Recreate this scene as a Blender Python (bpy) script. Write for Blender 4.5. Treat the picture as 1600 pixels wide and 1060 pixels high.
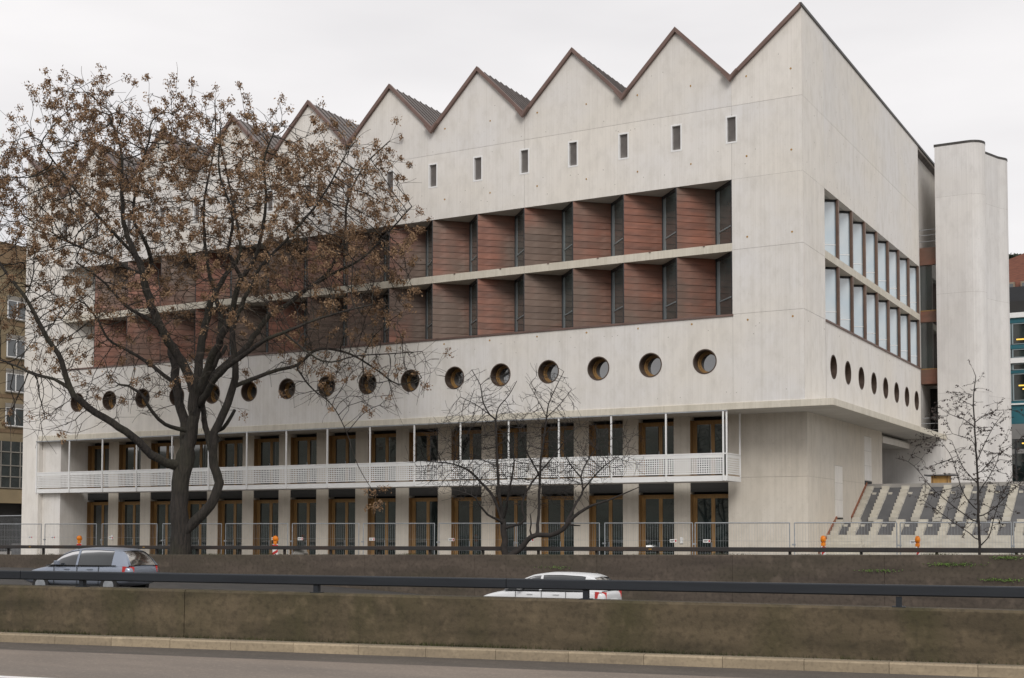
import bpy, bmesh, math, random
import numpy as np
from mathutils import Vector, Matrix, kdtree
random.seed(7); R = random.Random(11)
for o in list(bpy.data.objects): bpy.data.objects.remove(o)
SC = bpy.context.scene; COL = SC.collection

# ---------------------------------------------------------------- camera, sky, sun, exposure
EYE = Vector((14.762, -50.199, 1.773))
YAW, PITCH, ROLL = 0.50743, 0.04657, 0.0014
fw = Vector((-math.sin(YAW)*math.cos(PITCH), math.cos(YAW)*math.cos(PITCH), math.sin(PITCH)))
rt0 = Vector((math.cos(YAW), math.sin(YAW), 0)); up0 = rt0.cross(fw)
rt = rt0*math.cos(ROLL)+up0*math.sin(ROLL); up = up0*math.cos(ROLL)-rt0*math.sin(ROLL)
cd = bpy.data.cameras.new('camera'); cam = bpy.data.objects.new('camera', cd); COL.objects.link(cam)
m = Matrix((rt, up, -fw)).transposed().to_4x4(); m.translation = EYE; cam.matrix_world = m
cd.sensor_width = 36; cd.lens = 45.866; cd.shift_y = 0.1274; cd.clip_start = .1; cd.clip_end = 3000
SC.camera = cam

SUN_EL, SUN_AZ = math.radians(38), math.radians(-60)      # azimuth of the sun seen from the place, from +x
W = bpy.data.worlds.new('World'); SC.world = W; W.use_nodes = True
nt = W.node_tree; nt.nodes.clear()
def wn(t): return nt.nodes.new(t)
sky = wn('ShaderNodeTexSky'); sky.sky_type = 'NISHITA'; sky.sun_disc = False
sky.sun_elevation = SUN_EL; sky.sun_rotation = math.radians(90)-SUN_AZ
tc = wn('ShaderNodeTexCoord'); mp = wn('ShaderNodeMapping'); mp.inputs['Scale'].default_value = (1, 1, 4.2)
nz = wn('ShaderNodeTexNoise'); nz.inputs['Scale'].default_value = 2.1; nz.inputs['Detail'].default_value = 5; nz.inputs['Roughness'].default_value = .45
rp = wn('ShaderNodeValToRGB'); rp.color_ramp.elements[0].position = .34; rp.color_ramp.elements[1].position = .66
rp.color_ramp.elements[0].color = (7.5, 7.32, 7.38, 1); rp.color_ramp.elements[1].color = (9.5, 9.25, 9.2, 1)
mx = wn('ShaderNodeMix'); mx.data_type = 'RGBA'; mx.inputs['Factor'].default_value = .95
bg = wn('ShaderNodeBackground'); bg.inputs['Strength'].default_value = .1; ow = wn('ShaderNodeOutputWorld')
L_ = nt.links.new
L_(tc.outputs['Generated'], mp.inputs['Vector']); L_(mp.outputs['Vector'], nz.inputs['Vector']); L_(nz.outputs['Fac'], rp.inputs['Fac'])
L_(sky.outputs['Color'], mx.inputs[6]); L_(rp.outputs['Color'], mx.inputs[7]); L_(mx.outputs[2], bg.inputs['Color']); L_(bg.outputs['Background'], ow.inputs['Surface'])
sl = bpy.data.lights.new('sun', 'SUN'); sl.energy = 1.5; sl.angle = math.radians(25); sl.color = (1, .97, .93)
so = bpy.data.objects.new('sun', sl); COL.objects.link(so)
sd = Vector((math.cos(SUN_EL)*math.cos(SUN_AZ), math.cos(SUN_EL)*math.sin(SUN_AZ), math.sin(SUN_EL)))
so.rotation_euler = sd.to_track_quat('Z', 'Y').to_euler(); so.location = (0, -60, 80)
SC.view_settings.view_transform = 'Standard'; SC.view_settings.look = 'None'; SC.view_settings.gamma = 1
SC.view_settings.exposure = 0.11; SC.view_settings.use_curve_mapping = False

# ---------------------------------------------------------------- helpers
class MB:
    def __init__(s): s.v = []; s.f = []
    def poly(s, pts): n = len(s.v); s.v += [tuple(p) for p in pts]; s.f.append(tuple(range(n, n+len(pts)))); return s
    def box(s, x0, x1, y0, y1, z0, z1):
        n = len(s.v); s.v += [(x0,y0,z0),(x1,y0,z0),(x1,y1,z0),(x0,y1,z0),(x0,y0,z1),(x1,y0,z1),(x1,y1,z1),(x0,y1,z1)]
        s.f += [tuple(n+i for i in q) for q in ((0,3,2,1),(4,5,6,7),(0,1,5,4),(1,2,6,5),(2,3,7,6),(3,0,4,7))]; return s
    def prism(s, pts, ax, a, b):
        """polygon (2D) extruded along axis ax from a to b; pts are the two other coordinates in order"""
        def P(p, t): return {0: (t, p[0], p[1]), 1: (p[0], t, p[1]), 2: (p[0], p[1], t)}[ax]
        n = len(s.v); k = len(pts); s.v += [P(p, a) for p in pts]+[P(p, b) for p in pts]
        s.f += [tuple(range(n+k-1, n-1, -1)), tuple(range(n+k, n+2*k))]
        for i in range(k): j = (i+1) % k; s.f.append((n+i, n+j, n+k+j, n+k+i))
        return s
    def bar(s, p, q, w, h, upv=(0,0,1)):
        p, q = Vector(p), Vector(q); d = (q-p).normalized(); u = Vector(upv)
        a = d.cross(u)
        if a.length < 1e-4: a = d.cross(Vector((1,0,0)))
        a.normalize(); b = a.cross(d).normalized(); a *= w/2; b *= h/2; n = len(s.v)
        for c in (p, q): s.v += [tuple(c-a-b), tuple(c+a-b), tuple(c+a+b), tuple(c-a+b)]
        s.f += [tuple(n+i for i in q_) for q_ in ((0,1,2,3),(7,6,5,4),(0,4,5,1),(1,5,6,2),(2,6,7,3),(3,7,4,0))]; return s
    def tube(s, p, q, r0, r1=None, k=6, cap=True):
        r1 = r0 if r1 is None else r1
        p, q = Vector(p), Vector(q); d = (q-p).normalized(); a = d.cross(Vector((0,0,1)))
        if a.length < 1e-3: a = d.cross(Vector((1,0,0)))
        a.normalize(); b = d.cross(a); n = len(s.v)
        for c, r in ((p, r0), (q, r1)):
            for i in range(k): t = 2*math.pi*i/k; s.v.append(tuple(c+a*(r*math.cos(t))+b*(r*math.sin(t))))
        for i in range(k): j = (i+1) % k; s.f.append((n+i, n+j, n+k+j, n+k+i))
        if cap: s.f += [tuple(n+k-1-i for i in range(k)), tuple(n+k+i for i in range(k))]
        return s
    def ring(s, c, r0, r1, y0, y1, k=32, ax=1):
        """annular band around axis ax: from (radius r0, depth y0) to (r1, y1)"""
        n = len(s.v)
        for r, y in ((r0, y0), (r1, y1)):
            for i in range(k):
                t = 2*math.pi*i/k; u, w = c[0]+r*math.cos(t), c[1]+r*math.sin(t)
                s.v.append((u, y, w) if ax == 1 else (y, u, w))
        for i in range(k): j = (i+1) % k; s.f.append((n+i, n+j, n+k+j, n+k+i))
        return s
    def mesh(s, name, mat, off=(0,0,0), smooth=False):
        me = bpy.data.meshes.new(name)
        ox, oy, oz = off
        me.from_pydata([(x-ox, y-oy, z-oz) for x, y, z in s.v], [], s.f)
        if mat: me.materials.append(mat)
        if smooth: me.shade_smooth()
        me.update(); return me
    def build(s, name, mat, parent=None, smooth=False, bevel=0):
        o = bpy.data.objects.new(name, s.mesh(name, mat, org(parent), smooth)); COL.objects.link(o); o.parent = parent
        if bevel:
            b = o.modifiers.new('bevel', 'BEVEL'); b.width = bevel; b.segments = 2; b.limit_method = 'ANGLE'
        return o
def org(o):
    p = Vector((0,0,0))
    while o is not None: p += o.location; o = o.parent
    return p
def place(name, me, parent, loc, rotz=0):
    o = bpy.data.objects.new(name, me); COL.objects.link(o); o.parent = parent
    o.location = Vector(loc)-org(parent); o.rotation_euler = (0, 0, rotz); return o
def tag(o, label=None, cat=None, group=None, kind=None):
    if label: o['label'] = label
    if cat: o['category'] = cat
    if group: o['group'] = group
    if kind: o['kind'] = kind
    return o
def thing(name, label, cat, loc=(0,0,0), rotz=0, group=None):
    o = bpy.data.objects.new(name, None); COL.objects.link(o); o.location = loc; o.rotation_euler = (0,0,rotz)
    o.empty_display_size = .3
    return tag(o, label, cat, group)
def kids(o): return [c for c in bpy.data.objects if c.parent == o]
def copy_tree(o, parent=None):
    c = o.copy(); COL.objects.link(c); c.parent = parent
    for k in kids(o): copy_tree(k, c)
    return c
def struct(o): o['kind'] = 'structure'; return o

# ---------------------------------------------------------------- materials
def M_(name, c1, c2=None, rough=.8, metal=0, scale=(1,1,1), noise=4, lo=.35, hi=.65, detail=6, bump=0, bscale=None, bnoise=None, bdist=.02,
       rnd=0, c3=None, s3=(.2,.2,.2), f3=.5, spec=.5, objspace=False, speck=0, sn=45, r3=(.45,.7)):
    m = bpy.data.materials.new(name); m.use_nodes = True; t = m.node_tree; N = t.nodes; L = t.links.new
    b = N['Principled BSDF']; b.inputs['Roughness'].default_value = rough; b.inputs['Metallic'].default_value = metal
    b.inputs['Specular IOR Level'].default_value = spec
    c2 = c2 or tuple(x*.8 for x in c1)
    if objspace: src = N.new('ShaderNodeTexCoord').outputs['Object']
    else: src = N.new('ShaderNodeNewGeometry').outputs['Position']
    def noise_(sc, n, det=detail):
        mp = N.new('ShaderNodeMapping'); mp.inputs['Scale'].default_value = sc; L(src, mp.inputs['Vector'])
        nn = N.new('ShaderNodeTexNoise'); nn.inputs['Scale'].default_value = n; nn.inputs['Detail'].default_value = det
        L(mp.outputs['Vector'], nn.inputs['Vector']); return nn.outputs['Fac']
    def ramp(fac, a, b_, ca, cb):
        r = N.new('ShaderNodeValToRGB'); r.color_ramp.elements[0].position = a; r.color_ramp.elements[1].position = b_
        r.color_ramp.elements[0].color = (*ca, 1); r.color_ramp.elements[1].color = (*cb, 1); L(fac, r.inputs['Fac']); return r.outputs['Color']
    col = ramp(noise_(scale, noise), lo, hi, c1, c2)
    if c3:
        f = ramp(noise_(s3, 1, 4), r3[0], r3[1], (0,0,0), (f3,f3,f3)); x = N.new('ShaderNodeMix'); x.data_type = 'RGBA'
        L(f, x.inputs['Factor']); L(col, x.inputs[6]); x.inputs[7].default_value = (*c3, 1); col = x.outputs[2]
    if speck:                                               # grit, pores and small spots
        f = ramp(noise_((1,1,1), sn, 3), .48, .70, (0,0,0), (speck,)*3); x = N.new('ShaderNodeMix'); x.data_type = 'RGBA'
        L(f, x.inputs['Factor']); L(col, x.inputs[6]); x.inputs[7].default_value = (*(k*.35 for k in c2), 1); col = x.outputs[2]
        f = ramp(noise_((1,1,1), sn*.33, 4), .56, .72, (0,0,0), (speck*.8,)*3); x = N.new('ShaderNodeMix'); x.data_type = 'RGBA'
        L(f, x.inputs['Factor']); L(col, x.inputs[6]); x.inputs[7].default_value = (*(min(1, k*1.7) for k in c1), 1); col = x.outputs[2]
    if rnd:
        oi = N.new('ShaderNodeObjectInfo'); h = N.new('ShaderNodeHueSaturation')
        mr = N.new('ShaderNodeMapRange'); mr.inputs['To Min'].default_value = 1-rnd; mr.inputs['To Max'].default_value = 1+rnd
        L(oi.outputs['Random'], mr.inputs['Value']); L(mr.outputs['Result'], h.inputs['Value']); L(col, h.inputs['Color']); col = h.outputs['Color']
    L(col, b.inputs['Base Color'])
    if bump:
        bp = N.new('ShaderNodeBump'); bp.inputs['Strength'].default_value = bump; bp.inputs['Distance'].default_value = bdist
        L(noise_(bscale or scale, bnoise or noise*2), bp.inputs['Height']); L(bp.outputs['Normal'], b.inputs['Normal'])
    return m
def concrete(name, base, warm, dark, amt=.5):
    """board-marked exposed concrete: fine upright board lines, cloudy tone, warm and grey patches"""
    m = bpy.data.materials.new(name); m.use_nodes = True; t = m.node_tree; N = t.nodes; L = t.links.new
    b = N['Principled BSDF']; b.inputs['Roughness'].default_value = .85; b.inputs['Specular IOR Level'].default_value = .25
    src = N.new('ShaderNodeNewGeometry').outputs['Position']
    def noise_(sc, det=5, ro=.55):
        mp = N.new('ShaderNodeMapping'); mp.inputs['Scale'].default_value = sc; L(src, mp.inputs['Vector'])
        nn = N.new('ShaderNodeTexNoise'); nn.inputs['Scale'].default_value = 1; nn.inputs['Detail'].default_value = det; nn.inputs['Roughness'].default_value = ro
        L(mp.outputs['Vector'], nn.inputs['Vector']); return nn.outputs['Fac']
    def mr(v, a, c, d, e):
        x = N.new('ShaderNodeMapRange'); x.inputs['From Min'].default_value = a; x.inputs['From Max'].default_value = c
        x.inputs['To Min'].default_value = d; x.inputs['To Max'].default_value = e; L(v, x.inputs['Value']); return x.outputs['Result']
    def mix(f, a, c):
        x = N.new('ShaderNodeMix'); x.data_type = 'RGBA'; L(f, x.inputs['Factor'])
        (L(a, x.inputs[6]) if not isinstance(a, tuple) else setattr(x.inputs[6], 'default_value', (*a, 1)))
        (L(c, x.inputs[7]) if not isinstance(c, tuple) else setattr(x.inputs[7], 'default_value', (*c, 1))); return x.outputs[2]
    col = mix(mr(noise_((.16,.16,.22)), .38, .62, 0, 1), base, warm)
    boards = noise_((13,13,.05), 3, .7)
    oi = N.new('ShaderNodeObjectInfo'); col = mix(mr(oi.outputs['Random'], .35, 1, 0, .55), col, warm)
    col = mix(mr(boards, .45, .75, 0, amt), col, dark)
    col = mix(mr(noise_((1.6,1.6,.12)), .5, .78, 0, amt*.8), col, dark)          # rain streaks
    col = mix(mr(noise_((2.2,2.2,1.1), 6, .65), .46, .70, 0, .48), col, dark)
    col = mix(mr(noise_((9,9,9), 2), .64, .72, 0, .40), col, dark)            # air pores
    h = N.new('ShaderNodeHueSaturation'); L(col, h.inputs['Color'])
    L(mr(oi.outputs['Random'], 0, 1, .95, 1.03), h.inputs['Value']); L(h.outputs['Color'], b.inputs['Base Color'])
    bp = N.new('ShaderNodeBump'); bp.inputs['Strength'].default_value = .35; bp.inputs['Distance'].default_value = .02
    L(boards, bp.inputs['Height']); L(bp.outputs['Normal'], b.inputs['Normal'])
    return m
def glass(name, col, refl=.15, rough=.02, c2=None, wob=.0):
    m = bpy.data.materials.new(name); m.use_nodes = True; t = m.node_tree; N = t.nodes; L = t.links.new
    N.remove(N['Principled BSDF']); d = N.new('ShaderNodeBsdfDiffuse'); g = N.new('ShaderNodeBsdfGlossy'); g.inputs['Roughness'].default_value = rough
    src = N.new('ShaderNodeNewGeometry').outputs['Position']
    nn = N.new('ShaderNodeTexNoise'); nn.inputs['Scale'].default_value = .8; L(src, nn.inputs['Vector'])
    r = N.new('ShaderNodeValToRGB'); r.color_ramp.elements[0].position = .35; r.color_ramp.elements[1].position = .65
    r.color_ramp.elements[0].color = (*col, 1); r.color_ramp.elements[1].color = (*(c2 or tuple(x*.6 for x in col)), 1); L(nn.outputs['Fac'], r.inputs['Fac']); L(r.outputs['Color'], d.inputs['Color'])
    fr = N.new('ShaderNodeLayerWeight'); fr.inputs['Blend'].default_value = .25
    mr = N.new('ShaderNodeMapRange'); mr.inputs['To Min'].default_value = refl; mr.inputs['To Max'].default_value = .9; L(fr.outputs['Fresnel'], mr.inputs['Value'])
    mx = N.new('ShaderNodeMixShader'); L(mr.outputs['Result'], mx.inputs['Fac']); L(d.outputs[0], mx.inputs[1]); L(g.outputs[0], mx.inputs[2])
    if wob:
        n2 = N.new('ShaderNodeTexNoise'); n2.inputs['Scale'].default_value = .5; L(src, n2.inputs['Vector'])
        bp = N.new('ShaderNodeBump'); bp.inputs['Strength'].default_value = wob; bp.inputs['Distance'].default_value = .05; L(n2.outputs['Fac'], bp.inputs['Height']); L(bp.outputs['Normal'], g.inputs['Normal'])
    L(mx.outputs[0], N['Material Output'].inputs['Surface']); return m

CON = concrete('white_concrete', (.745,.727,.712), (.755,.715,.655), (.56,.53,.48), .40)
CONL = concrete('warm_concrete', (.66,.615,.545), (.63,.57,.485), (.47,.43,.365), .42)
CONT = concrete('tower_concrete', (.70,.685,.67), (.68,.655,.625), (.53,.51,.49), .45)
CONG = M_('joint_grey', (.36,.33,.29), rough=.9, noise=2)
LIP = concrete('lip_concrete', (.66,.625,.555), (.61,.565,.475), (.44,.405,.33), .55)
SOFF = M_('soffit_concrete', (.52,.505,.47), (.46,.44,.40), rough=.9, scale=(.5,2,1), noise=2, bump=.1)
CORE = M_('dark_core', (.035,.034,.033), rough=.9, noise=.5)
TRIM = M_('copper_trim', (.195,.128,.108), (.15,.098,.083), rough=.5, metal=.35, noise=1.5, bump=.05)
ROOF = M_('grey_brown_roof', (.215,.19,.175), (.16,.14,.13), rough=.55, metal=.3, noise=.8)
SEAM = M_('roof_seam', (.12,.105,.10), rough=.55, metal=.3, noise=2)
COP = M_('copper_sheet', (.27,.112,.072), (.160,.074,.052), rough=.42, metal=.22, scale=(.6,.6,3.2), noise=1.3, lo=.3, hi=.7, bump=.25, bscale=(.6,.6,2.0), bnoise=1.6, bdist=.03,
         rnd=.13, c3=(.135,.098,.075), s3=(.30,.30,.22), f3=.9, r3=(.42,.58))
FIN = M_('copper_fin', (.20,.13,.095), (.15,.10,.08), rough=.5, metal=.35, noise=2, rnd=.15)
FRAME_D = M_('dark_metal_frame', (.03,.032,.036), rough=.45, noise=2)
FRAME_REFL_B = M_('pale_frame_and_reflection', (.27,.325,.34), (.22,.27,.285), rough=.35, noise=.6)  # blue of real frames, also of the reflection painted on the strip windows
WHITE = M_('white_paint', (.80,.80,.79), (.76,.76,.75), rough=.5, noise=3)
LOUV = M_('grey_louvre', (.40,.375,.36), (.33,.31,.30), rough=.6, noise=3)
WOOD = M_('oak_timber', (.31,.18,.064), (.24,.135,.046), rough=.55, scale=(7,7,.5), noise=2, bump=.08)
WOODD = M_('oak_reveal', (.25,.14,.05), (.19,.105,.037), rough=.6, scale=(7,7,.5), noise=2)
GL_D = glass('dark_door_glass', (.028,.042,.041), .19, .03, c2=(.010,.014,.014), wob=.06)
GL_R = glass('round_pane_glass', (.06,.066,.07), .27, .03, wob=.05)
GL_Z = glass('strip_window_glass', (.075,.092,.088), .12, .03, c2=(.045,.06,.058))
BLIND = glass('pale_blind_glass', (.45,.56,.63), .22, .04, c2=(.55,.62,.65))
ASPH = M_('road_asphalt', speck=.35, sn=40, c1= (.235,.192,.155), c2=(.185,.152,.124), rough=.85, scale=(.25,.9,1), noise=2.2, bump=.25, bscale=(1,1,1), bnoise=90, bdist=.006, c3=(.145,.125,.108), s3=(.12,.5,1), f3=.6)
ASPH2 = M_('gutter_asphalt', speck=.45, sn=30, c1= (.105,.088,.072), c2=(.08,.068,.057), rough=.9, scale=(.3,1,1), noise=2.5, bump=.3, bscale=(1,1,1), bnoise=70, bdist=.006)
ASPH3 = M_('trench_asphalt', (.06,.055,.05), (.045,.042,.04), rough=.9, noise=1.2, bump=.2, bscale=(1,1,1), bnoise=60, bdist=.005)
KERB = M_('kerb_stone', speck=.30, sn=24, c1= (.36,.288,.195), c2=(.28,.225,.155), rough=.85, scale=(.35,.35,2), noise=2.4, bump=.15, bnoise=14, rnd=.1)
KERBT = M_('verge_concrete', (.245,.205,.15), (.17,.145,.105), rough=.9, scale=(.3,1,1), noise=2.4, bump=.2, bnoise=20)
NWALL = M_('stained_wall_concrete', speck=.40, sn=14, c1= (.122,.093,.057), c2=(.056,.044,.026), rough=.92, scale=(.45,.2,2.6), noise=1.5, lo=.33, hi=.68, bump=.45, bscale=(1,1,1), bnoise=26, bdist=.014, c3=(.050,.045,.018), s3=(1.5,.6,.45), f3=.75)
FWALL = M_('brown_retaining_wall', speck=.45, sn=8, c1= (.105,.082,.064), c2=(.07,.055,.043), rough=.9, scale=(.25,.1,2.0), noise=1.4, bump=.3, bscale=(1,1,1), bnoise=12, bdist=.015, c3=(.06,.053,.03), s3=(.2,.2,.8), f3=.6)
SOIL = M_('soil', (.05,.042,.026), (.055,.058,.022), rough=.95, noise=3, bump=.5, bnoise=12, bdist=.04)
PAVE = M_('forecourt_paving', (.34,.325,.30), (.28,.265,.25), rough=.9, noise=1.5)
GRND = M_('ground_earth', (.16,.15,.12), (.12,.115,.09), rough=.95, noise=.2)
RAILN = M_('slate_rail_paint', (.020,.024,.030), (.014,.017,.022), rough=.5, scale=(.4,1,4), noise=2, spec=.35)
RAILF = M_('dark_rail_paint', (.032,.03,.03), (.025,.022,.022), rough=.55, noise=1.2, c3=(.06,.035,.022), s3=(.7,.7,2), f3=.7)
GALV = M_('galvanised_steel', (.42,.44,.46), (.33,.35,.37), rough=.42, metal=.5, noise=6)
BARK = M_('dark_bark', (.046,.038,.032), (.022,.019,.017), rough=.95, scale=(5,5,.9), noise=2.2, bump=1.0, bscale=(7,7,1.1), bnoise=2.2, bdist=.11, c3=(.050,.050,.026), s3=(.8,.8,.5), f3=.4)
TWIG = M_('twig_bark', (.098,.075,.058), (.066,.051,.041), rough=.95, noise=2)
BARK2 = M_('blackish_bark', (.036,.030,.027), (.022,.019,.017), rough=.95, noise=5, bump=.4)
SEED = M_('dry_seed_brown', (.27,.165,.090), (.165,.098,.055), rough=.8, noise=2.6, lo=.3, hi=.7, c3=(.33,.215,.12), s3=(.7,.7,.7), f3=.7)
LEAFD = M_('withered_leaf', (.05,.035,.03), (.035,.026,.022), rough=.85, noise=3)
GREEN = M_('weed_green', (.13,.23,.035), (.08,.15,.03), rough=.8, noise=4)
MOSS = M_('moss_grass', (.050,.048,.022), (.065,.068,.024), rough=.95, noise=2)
ORANGE = M_('lamp_orange', (.85,.26,.012), (.70,.19,.01), rough=.3, noise=4)
RED = M_('red_paint', (.55,.035,.03), (.45,.03,.028), rough=.5, noise=3)
BLACK = M_('black_rubber', (.018,.018,.018), rough=.7, noise=4)
STEP = M_('step_concrete', (.56,.53,.46), (.47,.44,.375), rough=.9, scale=(1,1,2), noise=2.5, bump=.15, rnd=.06)
SLABD = M_('dark_sealed_slab', (.105,.105,.108), (.075,.075,.078), rough=.7, noise=1.6, c3=(.15,.145,.14), s3=(.8,.8,.8), f3=.5)
# ---------------------------------------------------------------- the ground, the roads, the walls of the sunken road
TA = math.radians(10.06); TD = Vector((math.cos(TA), math.sin(TA), 0)); TN = Vector((-TD.y, TD.x, 0)); TO = Vector((-1.72, -36.56, 0))
def rd(s, n, z): return TO+TD*s+TN*n+Vector((0,0,z))
def clamp(v, a, b): return max(a, min(b, v))
def zw(x): return clamp(.964+.0101*x, .35, 1.5)            # top of the far retaining wall
def zfl(x): return clamp(-.39-.048*(x+17.8), -2.7, .02)     # floor of the sunken road
struct(MB().box(-500, 500, -6.6, 900, -.6, 0).build('ground', GRND))
struct(MB().poly([(-90,-6.5,.004),(60,-6.5,.004),(60,40,.004),(-90,40,.004)]).build('pavement', PAVE))
fl = MB(); XS = [-400,-120,-60,-26.4,-20,-10,0,10,20,30.3,60,110]
def ynear(x): return TO.y+.72/TD.x+(x-TO.x)*math.tan(TA)
for a, b in zip(XS, XS[1:]): fl.poly([(a, ynear(a), zfl(a)), (b, ynear(b), zfl(b)), (b, -8.45, zfl(b)), (a, -8.45, zfl(a))])
struct(fl.build('road', ASPH3))
def strip(name, n0, n1, z, m, s0=-300, s1=130): return struct(MB().poly([rd(s0,n0,z), rd(s1,n0,z), rd(s1,n1,z), rd(s0,n1,z)]).build(name, m))
strip('road', -160, -1.03, .07, ASPH, -300, 300); strip('road_gutter', -1.034, .02, .066, ASPH2)
strip('road_marking', -3.98, -3.80, .074, WHITE, -60, 60); strip('verge', .13, .40, .188, KERBT, -300, 130)
kb = thing('kerb', 'pale worn stone kerb along the near edge of the road', 'kerb', tuple(rd(-20, 0, .07)))
for k in range(46):                                        # kerb stones, one metre each
    s = -20+k*1.0; q = MB(); dz = R.uniform(-.004, .004)
    for a, b in ((s+.003, s+.997),):
        pr = [(0,.05),(0,.178+dz),(.018,.196+dz),(.14,.196+dz),(.14,.05)]
        n = len(q.v); q.v += [tuple(rd(a, x, z)) for x, z in pr]+[tuple(rd(b, x, z)) for x, z in pr]
        q.f += [(0,1,2,3,4), (9,8,7,6,5)]+[(i, 5+i, 5+(i+1) % 5, (i+1) % 5) for i in range(5)]
    q.build('kerb_stone', KERB, kb)
# near parapet wall
def ztn(s): return .905-.0055*max(s, -20)
nw = thing('parapet_wall', 'low brown stained concrete parapet wall beside the near road', 'wall', tuple(rd(0, .35, .15)))
for k in range(-4, 4):
    a, b = k*12.0+3.006, k*12.0+14.994; q = MB()
    prs = lambda s: [(.35,-.3),(.365,ztn(s)-.03),(.39,ztn(s)),(.68,ztn(s)),(.70,ztn(s)-.03),(.72,-3.2)]
    q.v += [tuple(rd(a, n, z)) for n, z in prs(a)]+[tuple(rd(b, n, z)) for n, z in prs(b)]
    q.f += [(5,4,3,2,1,0), (6,7,8,9,10,11)]+[(i, (i+1) % 6, 6+(i+1) % 6, 6+i) for i in range(6)]
    q.build('wall_panel', NWALL, nw)
# moss and grass along the foot of the near wall
mg = MB()
for i in range(9000):
    s = R.uniform(-9, 22); dens = .5+.5*math.sin(s*1.3+2*math.sin(s*.7))
    if R.random() > dens*.9+.12: continue
    n = .35-abs(R.gauss(0, .022)); p = rd(s, n, .187); h = R.uniform(.02, .075); a = R.uniform(0, 6.28); w = .006
    d = Vector((math.cos(a)*w, math.sin(a)*w, 0)); mg.poly([p-d, p+d, p+Vector((R.gauss(0,.02), R.gauss(0,.02), h))])
tag(mg.build('grass', MOSS), 'thin olive moss and grass along the foot of the near parapet wall', 'grass', kind='stuff')
# near guard rail
gr = thing('guard_rail', 'dark slate guard rail on short posts over the near parapet wall', 'guard rail', tuple(rd(0, .5, .9)))
def ztr(s): return 1.134-.0019*max(s, -20)
for k in range(-6, 5):
    a, b = k*8.0, k*8.0+7.99; q = MB()
    prs = lambda s: [(.445,ztr(s)-.136),(.43,ztr(s)-.12),(.43,ztr(s)-.015),(.445,ztr(s)),(.56,ztr(s)),(.575,ztr(s)-.015),(.575,ztr(s)-.12),(.56,ztr(s)-.136)]
    q.v += [tuple(rd(a, n, z)) for n, z in prs(a)]+[tuple(rd(b, n, z)) for n, z in prs(b)]
    q.f += [tuple(range(7,-1,-1)), tuple(range(8,16))]+[(i, (i+1) % 8, 8+(i+1) % 8, 8+i) for i in range(8)]
    q.build('rail', RAILN, gr)
pm = MB().box(-.035,.035,-.045,.045,-.14,.13).box(-.08,.08,-.07,.07,-.002,.012).mesh('post', RAILN)
for k in range(-12, 10):
    s = k*4.0+1.1; p = rd(s, .505, ztn(s)); place('post', pm, gr, p, TA)
# far retaining wall, planted strip on it, weeds
fwl = thing('retaining_wall', 'brown retaining wall on the far side of the sunken road below the trees', 'wall', (-10,-8.5,-1))
for k in range(-22, 12):
    a, b = k*5.0+.005, k*5.0+4.995
    q = MB(); pr = lambda x: [(-8.5,-3.2),(-8.5,zw(x)-.02),(-8.48,zw(x)),(-8.18,zw(x)),(-8.18,-3.2)]
    q.v += [(a, y, z) for y, z in pr(a)]+[(b, y, z) for y, z in pr(b)]
    q.f += [(4,3,2,1,0), (5,6,7,8,9)]+[(i, (i+1) % 5, 5+(i+1) % 5, 5+i) for i in range(5)]
    q.build('wall_panel', FWALL, fwl)
ps = MB(); xs = [-300,-110]+list(range(-60,21,2))+[60,110]
def zs(x, y): return zw(x)-.06+.035*math.sin(x*1.9+y*3)+.03*math.sin(x*.63-y*2)
for a, b in zip(xs, xs[1:]):
    ys = [-8.19,-7.8,-7.4,-7.0,-6.75]
    for y0, y1 in zip(ys, ys[1:]): ps.poly([(a,y0,zs(a,y0)),(b,y0,zs(b,y0)),(b,y1,zs(b,y1)),(a,y1,zs(a,y1))])
    ps.poly([(a,-6.75,zs(a,-6.75)),(b,-6.75,zs(b,-6.75)),(b,-6.3,-.05),(a,-6.3,-.05)])
struct(ps.build('planting_strip', SOIL))
gs = MB()
for i in range(16000):
    x = R.uniform(-42, 13); y = R.uniform(-8.2, -7.1); h = R.uniform(.03, .10); a = R.uniform(0, 6.28); w = .008
    if R.random() > .62+.38*math.sin(x*2.1+math.sin(x)*2): continue
    p = Vector((x, y, zs(x, y)-.01)); d = Vector((math.cos(a)*w, math.sin(a)*w, 0)); gs.poly([p-d, p+d, p+Vector((R.gauss(0,.03), R.gauss(0,.03)-.01, h))])
tag(gs.build('grass', MOSS), 'rough short grass on the planted strip above the retaining wall', 'grass', kind='stuff')
def weed(x, z, wd, n, label):
    q = MB()
    for i in range(n):
        p = Vector((x+R.gauss(0, wd), -8.52-R.random()*.05, z+R.gauss(0,.025))); a = R.uniform(0, 6.28)
        u = Vector((math.cos(a), -.5, math.sin(a)*.6))*R.uniform(.025,.055); v = Vector((-math.sin(a)*.5, -.4, math.cos(a)*.5))*.025
        q.poly([p-v, p+u*.5-v*.3, p+u, p+v])
    o = q.build('weed_clump', GREEN); tag(o, label, 'weed', 'weeds on the retaining wall', 'stuff')
weed(7.1, .75, .42, 240, 'green weeds sprouting from retaining wall below the leafy sapling'); weed(8.55, .30, .30, 180, 'low green weeds on retaining wall at the right edge')
weed(4.86, .52, .35, 110, 'sparse green weeds on retaining wall below the stair foot'); weed(8.7, .97, .22, 120, 'green weeds at the top of retaining wall at the right edge')
weed(-6.6, .44, .30, 70, 'thin green weeds on retaining wall right of the dark multi-stemmed tree')
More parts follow.
